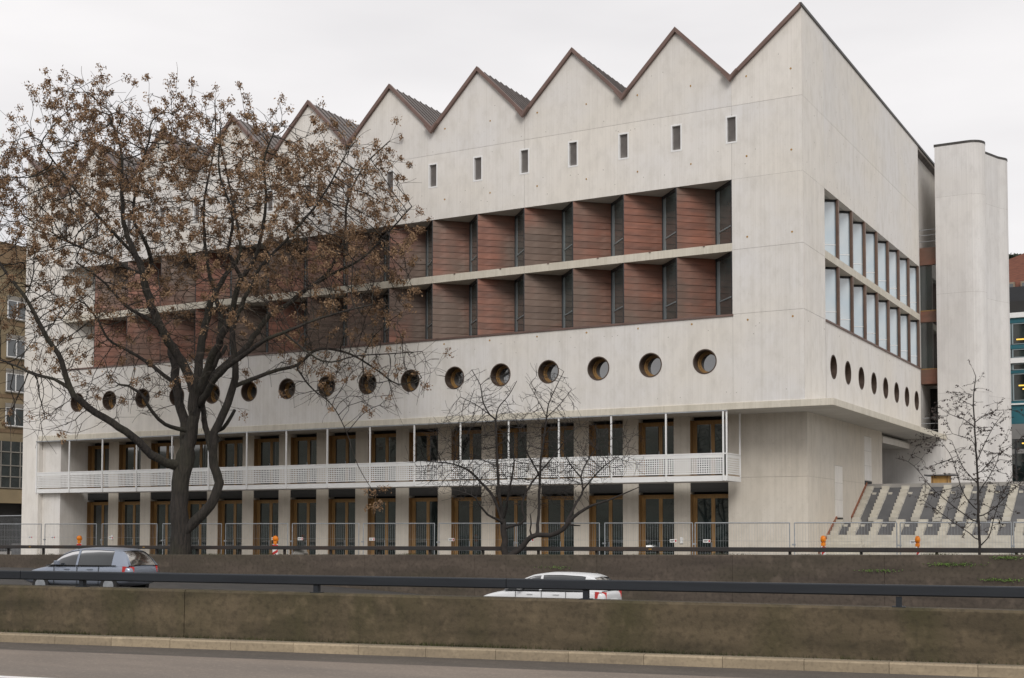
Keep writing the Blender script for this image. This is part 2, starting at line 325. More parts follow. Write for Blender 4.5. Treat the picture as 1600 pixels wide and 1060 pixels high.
# hills across the valley behind the viewer and the slope behind the houses on the right
HILL = M_('wooded_hill', (.045,.05,.035), (.075,.072,.055), rough=.95, scale=(.05,.05,.05), noise=1.5, bump=.8, bnoise=3, bdist=2)
hm = MB(); rows = []
for j in range(7):
    row = []
    for i in range(41):
        t = math.radians(150+i*6); r = 140+j*45
        h = (0, 9, 20, 30, 38, 42, 44)[j]*(.75+.25*math.sin(i*.55)+.12*math.sin(i*1.7+j))
        row.append((14+r*math.cos(t), -50+r*math.sin(t), h-.5))
    rows.append(row)
for a, b in zip(rows, rows[1:]):
    for i in range(40): hm.poly([a[i], a[i+1], b[i+1], b[i]])
struct(hm.build('hills', HILL, smooth=True))
h2 = MB(); rows = []
for j in range(8):
    row = []
    for i in range(10):
        x = -30+i*12; y = 78+j*18; row.append((x, y, max(0, 27*math.sin(min(1, j/2.2)*math.pi/2))*math.exp(-((x-20)/48)**2)-.2))
    rows.append(row)
for a, b in zip(rows, rows[1:]):
    for i in range(9): h2.poly([a[i], a[i+1], b[i+1], b[i]])
struct(h2.build('hills', HILL, smooth=True))
# ---------------------------------------------------------------- the library: zigzag-roofed concrete block
BL = thing('library_building', 'long white concrete building with zigzag roof and copper clad window strips', 'building', (-22, 5, 0))
PB = 2.4; X0 = -2.938; XL = -44.35; ZP, ZV = 22.66, 20.22
ZR, ZS, ZJ, ZLT, ZLB = 16.04, 10.52, 19.07, 6.93, 6.65
def xb(k): return X0-k*PB
GAP = .0045
def rects(q, lst, y, ax):
    for a, b, z0, z1 in lst:
        if ax == 1: q.poly([(a,y,z0),(b,y,z0),(b,y,z1),(a,y,z1)])
        else: q.poly([(y,a,z0),(y,b,z0),(y,b,z1),(y,a,z1)])
def edge(q, pts, y0, y1, ax=1):
    for (a, z), (b, w) in zip(pts, pts[1:]+pts[:1]):
        if ax == 1: q.poly([(a,y0,z),(a,y1,z),(b,y1,w),(b,y0,w)])
        else: q.poly([(y0,a,z),(y1,a,z),(y1,b,w),(y0,b,w)])
joints = [(0, X0)]+[(xb(k), xb(k+4)) for k in (0,4,8,12)]+[(xb(16), XL)]
WZ0, WZ1, HW = 17.535, 18.68, .245
# top row: gables
for i, (r, l) in enumerate(joints):
    r_, l_ = r-(GAP if r else 0), l+(GAP if l != XL else 0)
    if i == 0: top = [(l_, ZV), (r_, ZP)]
    elif i == 5: top = [(l_, ZP), (r_, ZV)]
    else: k = (i-1)*4; top = [(l_, ZV), (xb(k+3), ZP), (xb(k+2), ZV), (xb(k+1), ZP), (r_, ZV)]
    pts = [(l_, ZJ+GAP)]+top+[(r_, ZJ+GAP)]
    q = MB(); q.poly([(x,0,z) for x, z in pts[::-1]]); edge(q, pts, 0, .3); q.build('wall_panel', CON, BL)
    # row with the small windows
    z0, z1 = ZR, ZJ-GAP; q = MB(); ws = [k for k in range(17) if l-.01 <= xb(k) <= r+.01]; x = r_
    cuts = []
    for k in ws:
        a, b = min(r_, xb(k)+HW), max(l_, xb(k)-HW); cuts.append((a, b))
    for a, b in cuts:
        if x-a > .02: rects(q, [(a, x, z0, z1)], 0, 1)
        rects(q, [(b, a, z0, WZ0), (b, a, WZ1, z1)], 0, 1); x = b
    if x-l_ > .02: rects(q, [(l_, x, z0, z1)], 0, 1)
    q.build('wall_panel', CON, BL)
# pier at both ends of the copper strip, two lifts each
for r, l in ((0, X0), (xb(16), XL)):
    for z0, z1 in ((ZS+GAP, 13.15-GAP), (13.15+GAP, ZR-GAP)):
        q = MB().box(l, r, 0, 2.2, z0, z1); q.build('wall_panel', CON, BL)
# band with the round windows
ZC, RC = 8.673, .49
def holed(q, c, w, z0, z1, y, ax):
    k = 32; sq = []; ci = []
    for i in range(k):
        t = 2*math.pi*i/k; cx, sz = math.cos(t), math.sin(t); ci.append((c+RC*cx, ZC+RC*sz))
        s = min(w/abs(cx) if abs(cx) > 1e-6 else 9e9, ((z1-ZC) if sz > 0 else (ZC-z0))/abs(sz) if abs(sz) > 1e-6 else 9e9); sq.append((c+s*cx, ZC+s*sz))
    P = (lambda p: (p[0], y, p[1])) if ax == 1 else (lambda p: (y, p[0], p[1]))
    for i in range(k):
        j = (i+1) % k; q.poly([P(ci[i]), P(ci[j]), P(sq[j]), P(sq[i])])
    for sx, sz in ((1,1),(-1,1),(-1,-1),(1,-1)):           # corners of the square cell
        zz = z1 if sz > 0 else z0; cand = [p for p in sq if (p[0]-c)*sx > 0 and (p[1]-ZC)*sz > 0]
        a = max((p for p in cand if abs(abs(p[0]-c)-w) < 1e-6), key=lambda p: abs(p[1]-ZC)); b = max((p for p in cand if abs(p[1]-zz) < 1e-6), key=lambda p: abs(p[0]-c))
        q.poly([P(a), P((c+sx*w, zz)), P(b)])
for i, (r, l) in enumerate(joints):
    r_, l_ = r-(GAP if r else 0), l+(GAP if l != XL else 0); z0, z1 = ZLT-.02, ZS-GAP; q = MB()
    if i in (0, 5): q.poly([(l_,0,z0),(r_,0,z0),(r_,0,z1),(l_,0,z1)])
    else:
        for k in range((i-1)*4, i*4): holed(q, xb(k+.5), PB/2-(.0 if k % 4 not in (0,3) else .0), z0, z1, 0, 1)
    edge(q, [(l_, z0), (l_, z1), (r_, z1), (r_, z0)], .001, .3); q.build('wall_panel', CON, BL)
# side wall, facing the great stair
SY0, SQ, SYE = 3.09, 2.31, 21.62
def ys(i): return SY0+SQ*i
for z0, z1, sec in ((ZJ+GAP, ZP-.02, ((0,SY0),(SY0+.012,12.33),(12.34,SYE))), (ZR, ZJ-GAP, ((0,SY0),(SY0+.012,12.33),(12.34,SYE))), (13.15+GAP, ZR-GAP, ((0,SY0),)), (ZS+GAP, 13.15-GAP, ((0,SY0),)), (ZS+GAP, ZR-GAP, ((ys(8),SYE),))):
    for a, b in sec:
        q = MB()
        if b-a < 3.2 and z1 < ZR: q.box(-1.6, .0015, a+.003, b, z0, z1)
        else: q.poly([(0.0015,a,z0),(0.0015,b,z0),(0.0015,b,z1),(0.0015,a,z1)]); (edge(q, [(a,z0),(a,z1),(b,z1),(b,z0)], .001, -.3, 0) if a > .01 else None)
        q.build('wall_panel', CON, BL)
q = MB(); rects(q, [(0,SY0,ZLT-.02,ZS-GAP)], .0015, 0); q.build('wall_panel', CON, BL)
SC_ = [4.24+2.326*i for i in range(8)]
for g in (0, 4):
    q = MB()
    for i in range(g, g+4): holed(q, SC_[i], 1.163, ZLT-.02, ZS-GAP, .0015, 0)
    q.build('wall_panel', CON, BL)
q = MB(); rects(q, [(SY0+.012,SC_[0]-1.163-.001,ZLT-.02,ZS-GAP),(SC_[7]+1.163,SYE,ZLT-.02,ZS-GAP)], .0015, 0); q.build('wall_panel', CON, BL)
# concrete seen in the open joints, and the inner block
q = MB().box(XL+.1, -.1, .02, .05, ZJ-.05, ZJ+.05)
for k in (0,4,8,12,16): q.box(xb(k)-.04, xb(k)+.04, .021, .051, ZLT, ZS-.02).box(xb(k)-.04, xb(k)+.04, .021, .051, WZ1+.05, ZV-.05).box(xb(k)-.04, xb(k)+.04, .021, .051, ZR+.02, WZ0-.05)
q.box(XL+.1, -.1, .022, .05, ZS-.05, ZS-.001).box(-.05, -.02, .1, 21.5, ZJ-.05, ZJ+.05).box(-.05,-.02,SY0-.03,SY0+.04,ZLT,ZS-.03).box(-.05,-.021,SY0-.03,SY0+.04,ZR+.03,ZP-.3).box(-.05,-.022,12.3,12.38,ZR+.03,ZP-.3)
q.build('joint_filling', CONG, BL)
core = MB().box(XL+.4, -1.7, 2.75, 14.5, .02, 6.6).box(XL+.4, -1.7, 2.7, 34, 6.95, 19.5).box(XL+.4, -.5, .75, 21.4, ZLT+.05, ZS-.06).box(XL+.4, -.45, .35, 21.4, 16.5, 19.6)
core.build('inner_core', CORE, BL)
MB().box(XL, XL+.35, .01, 36, 0, ZV).box(XL+.36, -.32, 35.7, 36, 0, ZV-.02).build('rear_wall', CON, BL)
MB().poly([(-.30,SYE,ZLT),(-.30,36,ZLT),(-.30,36,ZP-.06),(-.30,SYE,ZP-.06)]).poly([(0,SYE+.001,ZLT),(-.4,SYE+.001,ZLT),(-.4,SYE+.001,ZP-.03),(0,SYE+.001,ZP-.03)]).poly([(0,SYE,ZP-.055),(-.35,SYE,ZP-.055),(-.35,36,ZP-.055),(0,36,ZP-.055)]).build('recessed_wall', CON, BL)
# projecting floor slab with its lip
MB().box(-43.07, 1.15, -.05, 22.9, ZLB, ZLT).build('floor_slab', LIP, BL, bevel=.015)
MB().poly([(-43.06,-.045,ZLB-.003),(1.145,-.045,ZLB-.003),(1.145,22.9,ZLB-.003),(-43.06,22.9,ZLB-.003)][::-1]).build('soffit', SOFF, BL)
MB().box(-.5, 1.12, 21.63, 22.9, ZLT, ZLT+.02).build('slab_end', LIP, BL)
# small upright windows
fm = MB()
for a, b, c, d in ((-HW,HW,0,.065),(-HW,HW,1.08,1.145),(-HW,-HW+.06,.065,1.08),(HW-.06,HW,.065,1.08)): fm.box(a, b, -.012, .16, c, d)
fmm = fm.mesh('frame', WHITE); lv = MB().box(-HW+.05, HW-.05, .14, .17, .05, 1.095)
for j in range(20): lv.bar((-HW+.05,.115,.075+j*.052), (HW-.05,.115,.075+j*.052), .004, .05, (0,-.7,.7))
lvm = lv.mesh('louvre', LOUV); wbm = MB().box(-HW+.002, HW-.002, .16, .3, .002, 1.143).mesh('window', CORE)
for k in range(17):
    w = place('window', wbm, BL, (xb(k), 0, WZ0)); place('frame', fmm, w, (xb(k), 0, WZ0)); place('louvre', lvm, w, (xb(k), 0, WZ0))
# round windows: lining, timber ring, pane
def round_meshes(ax, s):
    lin = MB().ring((0,0), RC+.025, RC-.02, -.015*s, -.015*s, 40, ax).ring((0,0), RC-.02, RC-.02, -.015*s, .55*s, 40, ax).ring((0,0), RC+.025, RC+.025, -.015*s, .05*s, 40, ax)
    rg = MB().ring((0,0), RC-.02, RC-.085, .42*s, .42*s, 40, ax).ring((0,0), RC-.085, RC-.085, .42*s, .5*s, 40, ax).ring((0,0), RC-.085, RC-.13, .5*s, .5*s, 40, ax).ring((0,0), RC-.13, RC-.13, .5*s, .58*s, 40, ax)
    pn = MB(); pts = [((RC-.12)*math.cos(2*math.pi*i/40), (RC-.12)*math.sin(2*math.pi*i/40)) for i in range(40)]
    pn.poly([(u, .56*s, w) if ax == 1 else (.56*s, u, w) for u, w in (pts if s > 0 and ax == 1 else pts)])
    return lin.mesh('round_window', LINM, smooth=False), rg.mesh('frame', WOOD), pn.mesh('pane', GL_R)
LINM = M_('bronze_lining', (.105,.075,.058), (.075,.052,.04), rough=.45, metal=.4, noise=3)
rmF, rmS = round_meshes(1, 1), round_meshes(0, -1)
for k in range(16):
    p = (xb(k+.5), 0, ZC); w = place('round_window', rmF[0], BL, p); place('frame', rmF[1], w, p); place('pane', rmF[2], w, p)
for y in SC_:
    p = (0.0015, y, ZC); w = place('round_window', rmS[0], BL, p); place('frame', rmS[1], w, p); place('pane', rmS[2], w, p)
# window strip: floors, slab, sill
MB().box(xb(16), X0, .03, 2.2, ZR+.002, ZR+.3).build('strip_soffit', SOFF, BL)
sl_ = MB()
for k in range(8): sl_.box(xb(2*k+2)+.004, xb(2*k)-.004, -.004, 2.1, 13.105, 13.435)
sl_.build('strip_slab', LIP, BL)
ns = MB()
for k in range(16): ns.box(xb(k)-1.25, xb(k)-1.17, -.03, .1, 13.40, 13.445)
ns.build('scupper', TRIM, BL)
MB().box(xb(16), X0+.03, -.05, .06, ZS-.07, ZS+.012).build('sill', TRIM, BL)
MB().box(xb(16), X0-.003, .06, 2.2, ZS-.06, ZS+.001).build('strip_floor', TRIM, BL)
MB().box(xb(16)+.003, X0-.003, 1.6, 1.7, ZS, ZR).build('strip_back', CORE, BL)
# saw-tooth bays: copper panel runs back, glass returns to the front
VX, VY = 1.28, 1.22
ang = math.atan2(VY, VX); CLN = math.hypot(VX, VY); GX, GY = PB-VX, -VY; gang = math.atan2(GY, GX); GLN = math.hypot(GX, GY)
NC = 9
def sheet_mesh(h):
    q = MB(); k = 6
    for i in range(k):
        a, b = CLN*i/k, CLN*(i+1)/k; w0 = .006*math.sin(i*2.1); w1 = .006*math.sin((i+1)*2.1)
        q.poly([(a,-.022+w0,0),(b,-.022+w1,0),(b,0,h),(a,0,h)]); q.poly([(a,0,0),(b,0,0),(b,-.022+w1,0),(a,-.022+w0,0)])
    q.poly([(0,-.022,0),(0,0,h),(0,.02,h),(0,.02,0)]); return q.mesh('copper_sheet', COP)
for z0, z1 in ((13.435, ZR), (ZS+.012, 13.105)):
    H = z1-z0; sm_ = sheet_mesh(H/NC); bk = MB().box(0, CLN, .012, .06, 0, H).mesh('copper_panel', TRIM); wp = MB().box(0, CLN, -.01, .06, 0, H).mesh('white_panel', CON)
    gf = MB().box(.0, .06, -.05, .05, 0, H).box(.06, .34, -.012, .03, .06, H-.1).box(GLN-.06, GLN, -.03, .03, 0, H).box(.06, GLN-.06, -.03, .03, 0, .06).box(.06, GLN-.06, -.03, .03, H-.14, H)
    tr = MB().box(.34, GLN-.06, -.035, .02, H*.27, H*.27+.05).mesh('transom', FRAME_REFL_B)
    gdm = MB().box(.0, .07, -.055, .05, 0, H).box(GLN-.06, GLN, -.03, .03, 0, H).box(.07, GLN-.06, -.03, .03, H-.14, H).box(.07, GLN-.06, -.03, .03, 0, .06).mesh('strip_window', FRAME_D)
    refl_strip = MB().box(.07, .36, -.014, .02, .06, H-.14).mesh('frame', FRAME_REFL_B); gpm = MB().box(.36, GLN-.06, -.004, .01, .06, H-.14).mesh('pane', GL_Z)  # pale strip beside each pane is a glass reflection painted as solid colour
    for k in range(16):
        xl_ = xb(k+1); p = (xl_, .012, z0)
        if k == 15: place('white_panel', wp, BL, p, ang)
        else:
            c = place('copper_panel', bk, BL, p, ang)
            for j in range(NC):
                o = place('copper_sheet', sm_, None, (0,0,0)); o.parent = c; o.location = (0, 0, j*H/NC); o.rotation_euler = (0, 0, R.uniform(-.004, .004))
        w = place('strip_window', gdm, BL, (xl_+VX, VY+.012, z0), gang)
        for nm, me in (('frame', refl_strip), ('pane', gpm), ('transom', tr)):  # the frame part placed here is the painted reflection strip
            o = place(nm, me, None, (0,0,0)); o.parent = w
    # side bays
    gsm = MB().box(0, GLN-.2, -.03, .03, H-.1, H).box(GLN-.24, GLN-.14, -.05, .05, 0, H).box(0, GLN-.24, -.03, .03, 0, .05).mesh('strip_window', FRAME_D)
    gspm = MB().box(0, GLN-.24, -.006, .01, .05, H-.1).mesh('pane', BLIND)
    stm = MB().box(.0, GLN-.24, -.02, .01, H*.24, H*.24+.03).mesh('blind_rail', WHITE)
    fnm = MB()
    for j in range(NC): fnm.box(-.10, 0, -.17, .02, j*H/NC+.004, (j+1)*H/NC-.004)
    fnm.box(-.09, -.005, -.16, .01, 0, H)
    fnm = fnm.mesh('copper_fin', FIN); cpm = MB().box(0, CLN, .01, .06, 0, H).mesh('copper_panel', TRIM)
    for i in range(8):
        y0 = ys(i); w = place('strip_window', gsm, BL, (-VY, y0+VX, z0), math.atan2(SQ-VX, VY))
        for nm, me in (('pane', gspm), ('blind_rail', stm)): o = place(nm, me, None, (0,0,0)); o.parent = w
        place('copper_panel', cpm, BL, (-.02, y0+.01, z0), math.atan2(VX, -VY)); place('copper_fin', fnm, BL, (0, y0+SQ-.02, z0))
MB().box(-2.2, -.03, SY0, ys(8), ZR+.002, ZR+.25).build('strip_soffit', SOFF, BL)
sl_ = MB()
for k in range(4): sl_.box(-2.0, .006, ys(2*k)+.003, ys(2*k+2)-.003, 13.105, 13.435)
sl_.build('strip_slab', LIP, BL)
MB().box(-.06, .05, SY0, ys(8)+.04, ZS-.07, ZS+.012).build('sill', TRIM, BL); MB().box(-2.2, -.06, SY0+.003, ys(8), ZS-.06, ZS+.001).build('strip_floor', TRIM, BL)
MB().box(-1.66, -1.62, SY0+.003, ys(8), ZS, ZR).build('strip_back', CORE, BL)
# rusty cone plugs in the tie holes
tp = MB()
for z in (20.2, 16.92, 10.25):
    for k in range(17): tp.tube((-2.3-2.4*k+R.uniform(-.02,.02), -.008, z), (-2.3-2.4*k, .02, z), .042, k=8)
for z in (20.2, 16.92, 13.62, 10.25):
    tp.tube((-.45,-.008,z), (-.45,.02,z), .042, k=8)
    if z in (13.62,): tp.tube((-2.3,-.008,z), (-2.3,.02,z), .042, k=8)
tag(tp.build('tie_plugs', M_('rust_plug', (.42,.24,.05), (.33,.19,.05), noise=8), BL), kind='stuff')
hp = MB()
for i in range(150):
    x = R.uniform(XL+.5, -.3); z = R.choice((7.3, 9.7, 10.0, 16.6, 19.3, 18.8, 20.9, 17.2))+R.uniform(-.1,.1); hp.tube((x,-.002,z), (x,.01,z), .02, k=6)
for i in range(60):
    y = .6+R.randint(0,18)*1.12; z = R.choice((16.5, 17.6, 18.7, 19.8, 20.9)); hp.tube((.0035,y,z), (-.01,y,z), .025, k=6)
for i in range(9): y = .6+i*2.3; hp.tube((.0035,y,10.1), (-.01,y,10.1), .03, k=6)
tag(hp.build('tie_holes', CONG, BL), kind='stuff')
# roof: folded planes, edge trim, valley gutters
for k in range(-1, 17):
    a, za = (xb(k), ZV if k % 2 == 0 else ZP) if k >= 0 else (0, ZP)
    b, zb = (xb(k+1), ZP if k % 2 == 0 else ZV) if -1 < k < 16 else ((xb(0), ZV) if k == -1 else (XL, ZP))
    d = Vector((b-a, 0, zb-za)).normalized(); n = Vector((d.z, 0, -d.x))
    if n.z < 0: n = -n
    A, B = Vector((a,0,za)), Vector((b,0,zb)); q = MB()
    e = .006
    A2, B2 = A+n*.02+d*e, B+n*.02-d*e
    q.poly([A2+Vector((0,-.02,0)), B2+Vector((0,-.02,0)), B2+Vector((0,36,0)), A2+Vector((0,36,0))])
    q.poly([A2+n*-.0+Vector((0,36,0)), B2+Vector((0,36,0)), B2+Vector((0,36,-2.4)), A2+Vector((0,36,-2.4))])
    rf = q.build('roof_plane', ROOF, BL)
    s = MB()
    for j in range(1, 52):
        y = j*.5; s.bar(A2+Vector((0,y,0))+n*.02, B2+Vector((0,y,0))+n*.02, .03, .05, n)
    tag(s.build('standing_seams', SEAM, rf), kind='stuff')
    t = MB(); lo, hi = (.0, .0)
    ext = .0
    P1, P2 = A+n*.085, B+n*.085; P3, P4 = B-n*.065, A-n*.065
    # mitre the ends on the vertical so neighbouring pieces butt
    def at(pt, x): return pt+d*((x-pt.x)/d.x)
    xa, xb_ = a-.003*(1 if k >= 0 else 0), b+.003
    prof = [at(P1, xa), at(P2, xb_), at(P3, xb_), at(P4, xa)]
    y0 = -.14
    f = len(t.v); t.v += [(p.x, y0, p.z) for p in prof]+[(p.x, .05, p.z) for p in prof]
    t.f += [(0,1,2,3), (7,6,5,4), (0,4,5,1), (1,5,6,2), (2,6,7,3), (3,7,4,0)]
    t.build('gable_trim', TRIM, BL)
for k in range(0, 17, 2):
    x = xb(k); MB().prism([(x-.34,ZV+.22),(x-.30,ZV+.28),(x,ZV+.0),(x+.30,ZV+.28),(x+.34,ZV+.22),(x,ZV-.20)], 1, -.30, -.142).build('gutter_spout', TRIM, BL)
MB().box(-.06, .05, -.13, 36, ZP-.02, ZP+.10).build('verge_trim', M_('dark_verge', (.055,.05,.045), rough=.5, metal=.3, noise=2), BL)
# ---------------------------------------------------------------- lower storeys behind the overhang
YW = 2.2
MB().box(XL, -43.07, 0, 2.75, 0, ZLT-.021).build('end_pier', CON, BL)
MB().box(-43.068, -41.67, .3, 2.75, 0, ZLB-.004).build('pier', CON, BL)
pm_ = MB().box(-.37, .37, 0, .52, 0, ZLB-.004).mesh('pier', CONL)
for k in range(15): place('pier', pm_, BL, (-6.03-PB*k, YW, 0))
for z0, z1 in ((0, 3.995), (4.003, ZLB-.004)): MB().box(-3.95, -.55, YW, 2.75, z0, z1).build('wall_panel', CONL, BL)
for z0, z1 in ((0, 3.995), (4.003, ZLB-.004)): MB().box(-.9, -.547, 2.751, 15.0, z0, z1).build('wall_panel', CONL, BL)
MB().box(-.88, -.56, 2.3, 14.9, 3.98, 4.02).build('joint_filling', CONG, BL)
bm_ = MB()
for k in range(16): bm_.box(-5.655-PB*k, -3.955-PB*k, YW+.05, 2.7, 3.42, 3.95)
bm_.build('header_shadow_beam', CORE, BL)  # header over the doors, its shadow painted in with the near-black colour
OW = 1.70
def door_meshes(h):
    y = .30; rv = MB().box(0, .03, .01, .36, 0, h).mesh('reveal_board', WOODD)
    fr = MB().box(.03, .12, y-.03, y+.08, 0, h-.02)
    for a, b in ((.12,.19),(.83,.907),(.913,.99),(1.64,OW)): fr.box(a, b, y, y+.08, .0, h-.02)
    fr.box(.19, .83, y, y+.07, 0, .12); fr.box(.99, 1.64, y, y+.07, 0, .12); fr.box(.19, .83, y+.003, y+.07, h-.17, h-.02); fr.box(.99, 1.64, y+.003, y+.07, h-.17, h-.02); fr.box(.03, OW, y-.02, y+.08, h-.019, h)
    fr = fr.mesh('timber_door', WOOD)
    p1 = MB().box(.19, .83, y+.03, y+.05, .12, h-.17).mesh('pane', GL_D); p2 = MB().box(.99, 1.64, y+.03, y+.05, .12, h-.17).mesh('pane', GL_D)
    hd = MB().box(.84, .87, y-.05, y-.03, .95, 1.25).box(.84, .87, y-.03, y, .97, .99).box(.84, .87, y-.03, y, 1.21, 1.23).mesh('handle', GALV)
    return fr, rv, p1, p2, hd
for z0, h in ((.02, 3.30), (3.96, 2.52)):
    ms = door_meshes(h)
    for k in range(16):
        p = (-5.65-PB*k, YW, z0); d_ = place('timber_door', ms[0], BL, p)
        for nm, me in zip(('reveal_board', 'pane', 'pane', 'handle'), ms[1:]): place(nm, me, d_, p)
for x, z in ((-6.05, 1.22), (-39.65, 1.22)): MB().box(x-.07, x+.07, YW-.06, YW-.002, z, z+.26).build('intercom', WHITE, BL, bevel=.01)
# flush doors in the side wall
for y0, y1, z0, z1 in ((6.27, 7.56, 2.36, 4.63), (11.47, 12.85, 4.15, 6.25)):
    f = MB().box(-.56, -.5455, y0, y1, z0, z1).build('flush_door_joint', CONG, BL)
    for j in range(3): a = z0+.015+(z1-z0-.02)*j/3; MB().box(-.555, -.541, y0+.012, y1-.012, a, a+(z1-z0-.02)/3-.01).build('door_leaf', CON, f)
    MB().box(-.6, -.53, y0+.03, y1-.03, z0-.22, z0-.02).build('service_hatch', BLACK, f)
# passage under the slab
MB().box(-2.7, -2.4, 14.8, 21.0, 3.9, ZLB-.01).build('passage_wall', CONT, BL)
MB().box(-12, .70, 21.0, 21.3, 3.9, ZLB-.01).box(.70, 1.10, 21.0, 22.6, 3.9, ZLB-.012).build('passage_wall', CONT, BL)
MB().box(-9, -.56, 15.02, 21.0, 6.15, 6.5).build('passage_ceiling', SOFF, BL); MB().box(-.559, -.50, 15.01, 22.8, 6.14, 6.42).build('passage_fascia', CON, BL)
# ---------------------------------------------------------------- steel balcony
bx0, bx1 = -43.2, -3.19
bal = MB().box(bx0, bx1, -.02, .12, 3.78, 4.0).box(bx1-.10, bx1, .12, 1.62, 3.785, 3.995).box(bx0, bx0+.1, .12, 1.62, 3.785, 3.995).box(bx0+.1, bx1-.1, 1.5, 1.62, 3.785, 3.995)
bal = bal.build('balcony', WHITE, BL)
for k in range(40): MB().box(bx0+.1+k*.9977, bx0+.1+(k+1)*.9977-.01, .12, 1.5, 3.97, 4.035).build('deck_board', M_('deck_board', (.36,.26,.17), (.28,.2,.13), noise=3) if k == 0 else bpy.data.materials['deck_board'], bal)
PS = 2.4845; posts = [-3.345-PS*k for k in range(16)]+[bx0+.04]
pom = MB().box(-.03, .03, -.03, .03, 0, ZLB-3.80).mesh('post', WHITE)
for x in posts+[bx1-.03]: place('post', pom, bal, (x, -.06 if x != bx1-.03 else -.005, 3.80))
place('post', pom, bal, (bx1-.03, 1.6, 3.80)); place('post', pom, bal, (bx0+.04, 1.6, 3.80))
MB().box(bx0, bx1, -.055, .0, 4.87, 4.92).box(bx1-.055, bx1-.005, 0, 1.6, 4.872, 4.918).build('hand_rail', WHITE, bal)
MB().box(bx0, bx1, -.09, -.03, 6.60, 6.645).build('head_rail', GALV, bal)
def perf(name, wd, h0, h1, nx, nz_, ax=0):
    q = MB(); cw, ch = wd/nx, (h1-h0)/nz_; hx, hz = cw*.58, ch*.56
    xs_ = [0]; zs_ = [h0]
    for i in range(nx): xs_ += [i*cw+(cw-hx)/2, i*cw+(cw+hx)/2]
    for j in range(nz_): zs_ += [h0+j*ch+(ch-hz)/2, h0+j*ch+(ch+hz)/2]
    xs_.append(wd); zs_.append(h1)
    for i in range(len(xs_)-1):
        for j in range(len(zs_)-1):
            if i % 2 == 1 and j % 2 == 1: continue
            pts = [(xs_[i],zs_[j]),(xs_[i+1],zs_[j]),(xs_[i+1],zs_[j+1]),(xs_[i],zs_[j+1])]
            q.poly([(a, 0, z) if ax == 0 else (0, a, z) for a, z in pts])
    t = .006; 
    if ax == 0: q.box(0, wd, -t, t, h1+.001, 4.868).box(0, wd, -t, t, h0-.03, h0-.001)
    else: q.box(-t, t, 0, wd, h1+.001, 4.868).box(-t, t, 0, wd, h0-.03, h0-.001)
    return q.mesh(name, WHITE)
gp = perf('guard_panel', PS-.07, 4.10, 4.74, 24, 7)
for k in range(15): place('guard_panel', gp, bal, (posts[k+1]+.035, -.03, 0))
place('guard_panel', perf('guard_panel', posts[15]-bx0-.1, 4.10, 4.74, 24, 7), bal, (bx0+.07, -.03, 0))
place('guard_panel', perf('guard_panel', 1.5, 4.10, 4.74, 14, 7, 1), bal, (bx1-.03, .04, 0))
# ---------------------------------------------------------------- stair tower and the glazed link
TW = thing('stair_tower', 'rounded pale concrete stair tower behind the long white building', 'tower', (2, 24, 4))
def tower(pts, ztop, name):
    q = MB(); lev = [3.9, 9.2, 14.6, 19.9, ztop]
    for a, b in zip(lev, lev[1:]):
        g = MB(); n = len(pts)
        for i in range(n):
            j = (i+1) % n; g.poly([(*pts[i], a+.004), (*pts[j], a+.004), (*pts[j], b-.004), (*pts[i], b-.004)])
        g.poly([(*p, b-.004) for p in pts]); g.build(name, CONT, TW)
    cx = sum(p[0] for p in pts)/len(pts); cy = sum(p[1] for p in pts)/len(pts)
    ins = [(cx+(x-cx)*.985, cy+(y-cy)*.985) for x, y in pts]; out = [(cx+(x-cx)*1.02, cy+(y-cy)*1.02) for x, y in pts]
    MB().prism(ins, 2, 3.9, ztop-.05).build('joint_filling', CONG, TW); MB().prism(out, 2, ztop, ztop+.13).build('coping', bpy.data.materials['dark_verge'], TW)
def arc(cx, cy, r, a0, a1, n=8): return [(cx+r*math.cos(math.radians(a0+(a1-a0)*i/n)), cy+r*math.sin(math.radians(a0+(a1-a0)*i/n))) for i in range(n+1)]
tower([(.72,22.45)]+arc(2.42,23.25,.8,-90,90,12)+[(.72,24.05)], 22.7, 'wall_panel')
tower([(2.55,24.12),(2.86,24.9),(3.40,26.45)]+arc(3.05,27.25,.72,-40,50,6)+[(2.6,29.5),(.75,29.5),(.75,24.12)], 22.7, 'wall_panel')
LK = thing('glazed_link', 'narrow copper banded glass link between the white building and stair tower', 'link', (.2, 23.4, 7))
for z0, z1 in ((16.41, 17.37), (13.24, 13.83), (9.83, 10.61)): MB().box(-.36, .70, 23.2, 24.4, z0, z1).build('copper_band', COP, LK)
for z0, z1 in ((13.84, 16.40), (10.62, 13.23)): MB().box(-.36, .70, 23.3, 23.34, z0, z1).build('pane', GL_D, LK); MB().box(-.36, .70, 23.22, 23.3, z0, z0+.06).build('timber_rail', WOOD, LK)
for zb in (17.37, 6.95):
    for h in (.35, .7, 1.0): MB().tube((-.36,23.25,zb+h), (.70,23.25,zb+h), .02).build('rail_bar', GALV, LK)
    MB().box(-.37, -.30, 24.4, 25.1, zb+.02, zb+2.0).build('door_frame', WHITE, LK)
MB().box(-.5, .7, 25.6, 25.7, 6.95, 9.8).build('link_back', CORE, LK)
# ---------------------------------------------------------------- the great outdoor stair
ST = thing('outdoor_staircase', 'wide outdoor stair with light stepped strips between dark slabs', 'staircase', (5, 8, 0))
XE = 30
MB().box(-.52, XE, 4.75, 5.05, 0, 1.60).build('plinth_wall', STEP, ST)
MB().box(-.52, XE, 5.05, 5.3, 0, 1.58).build('stair_base', STEP, ST)
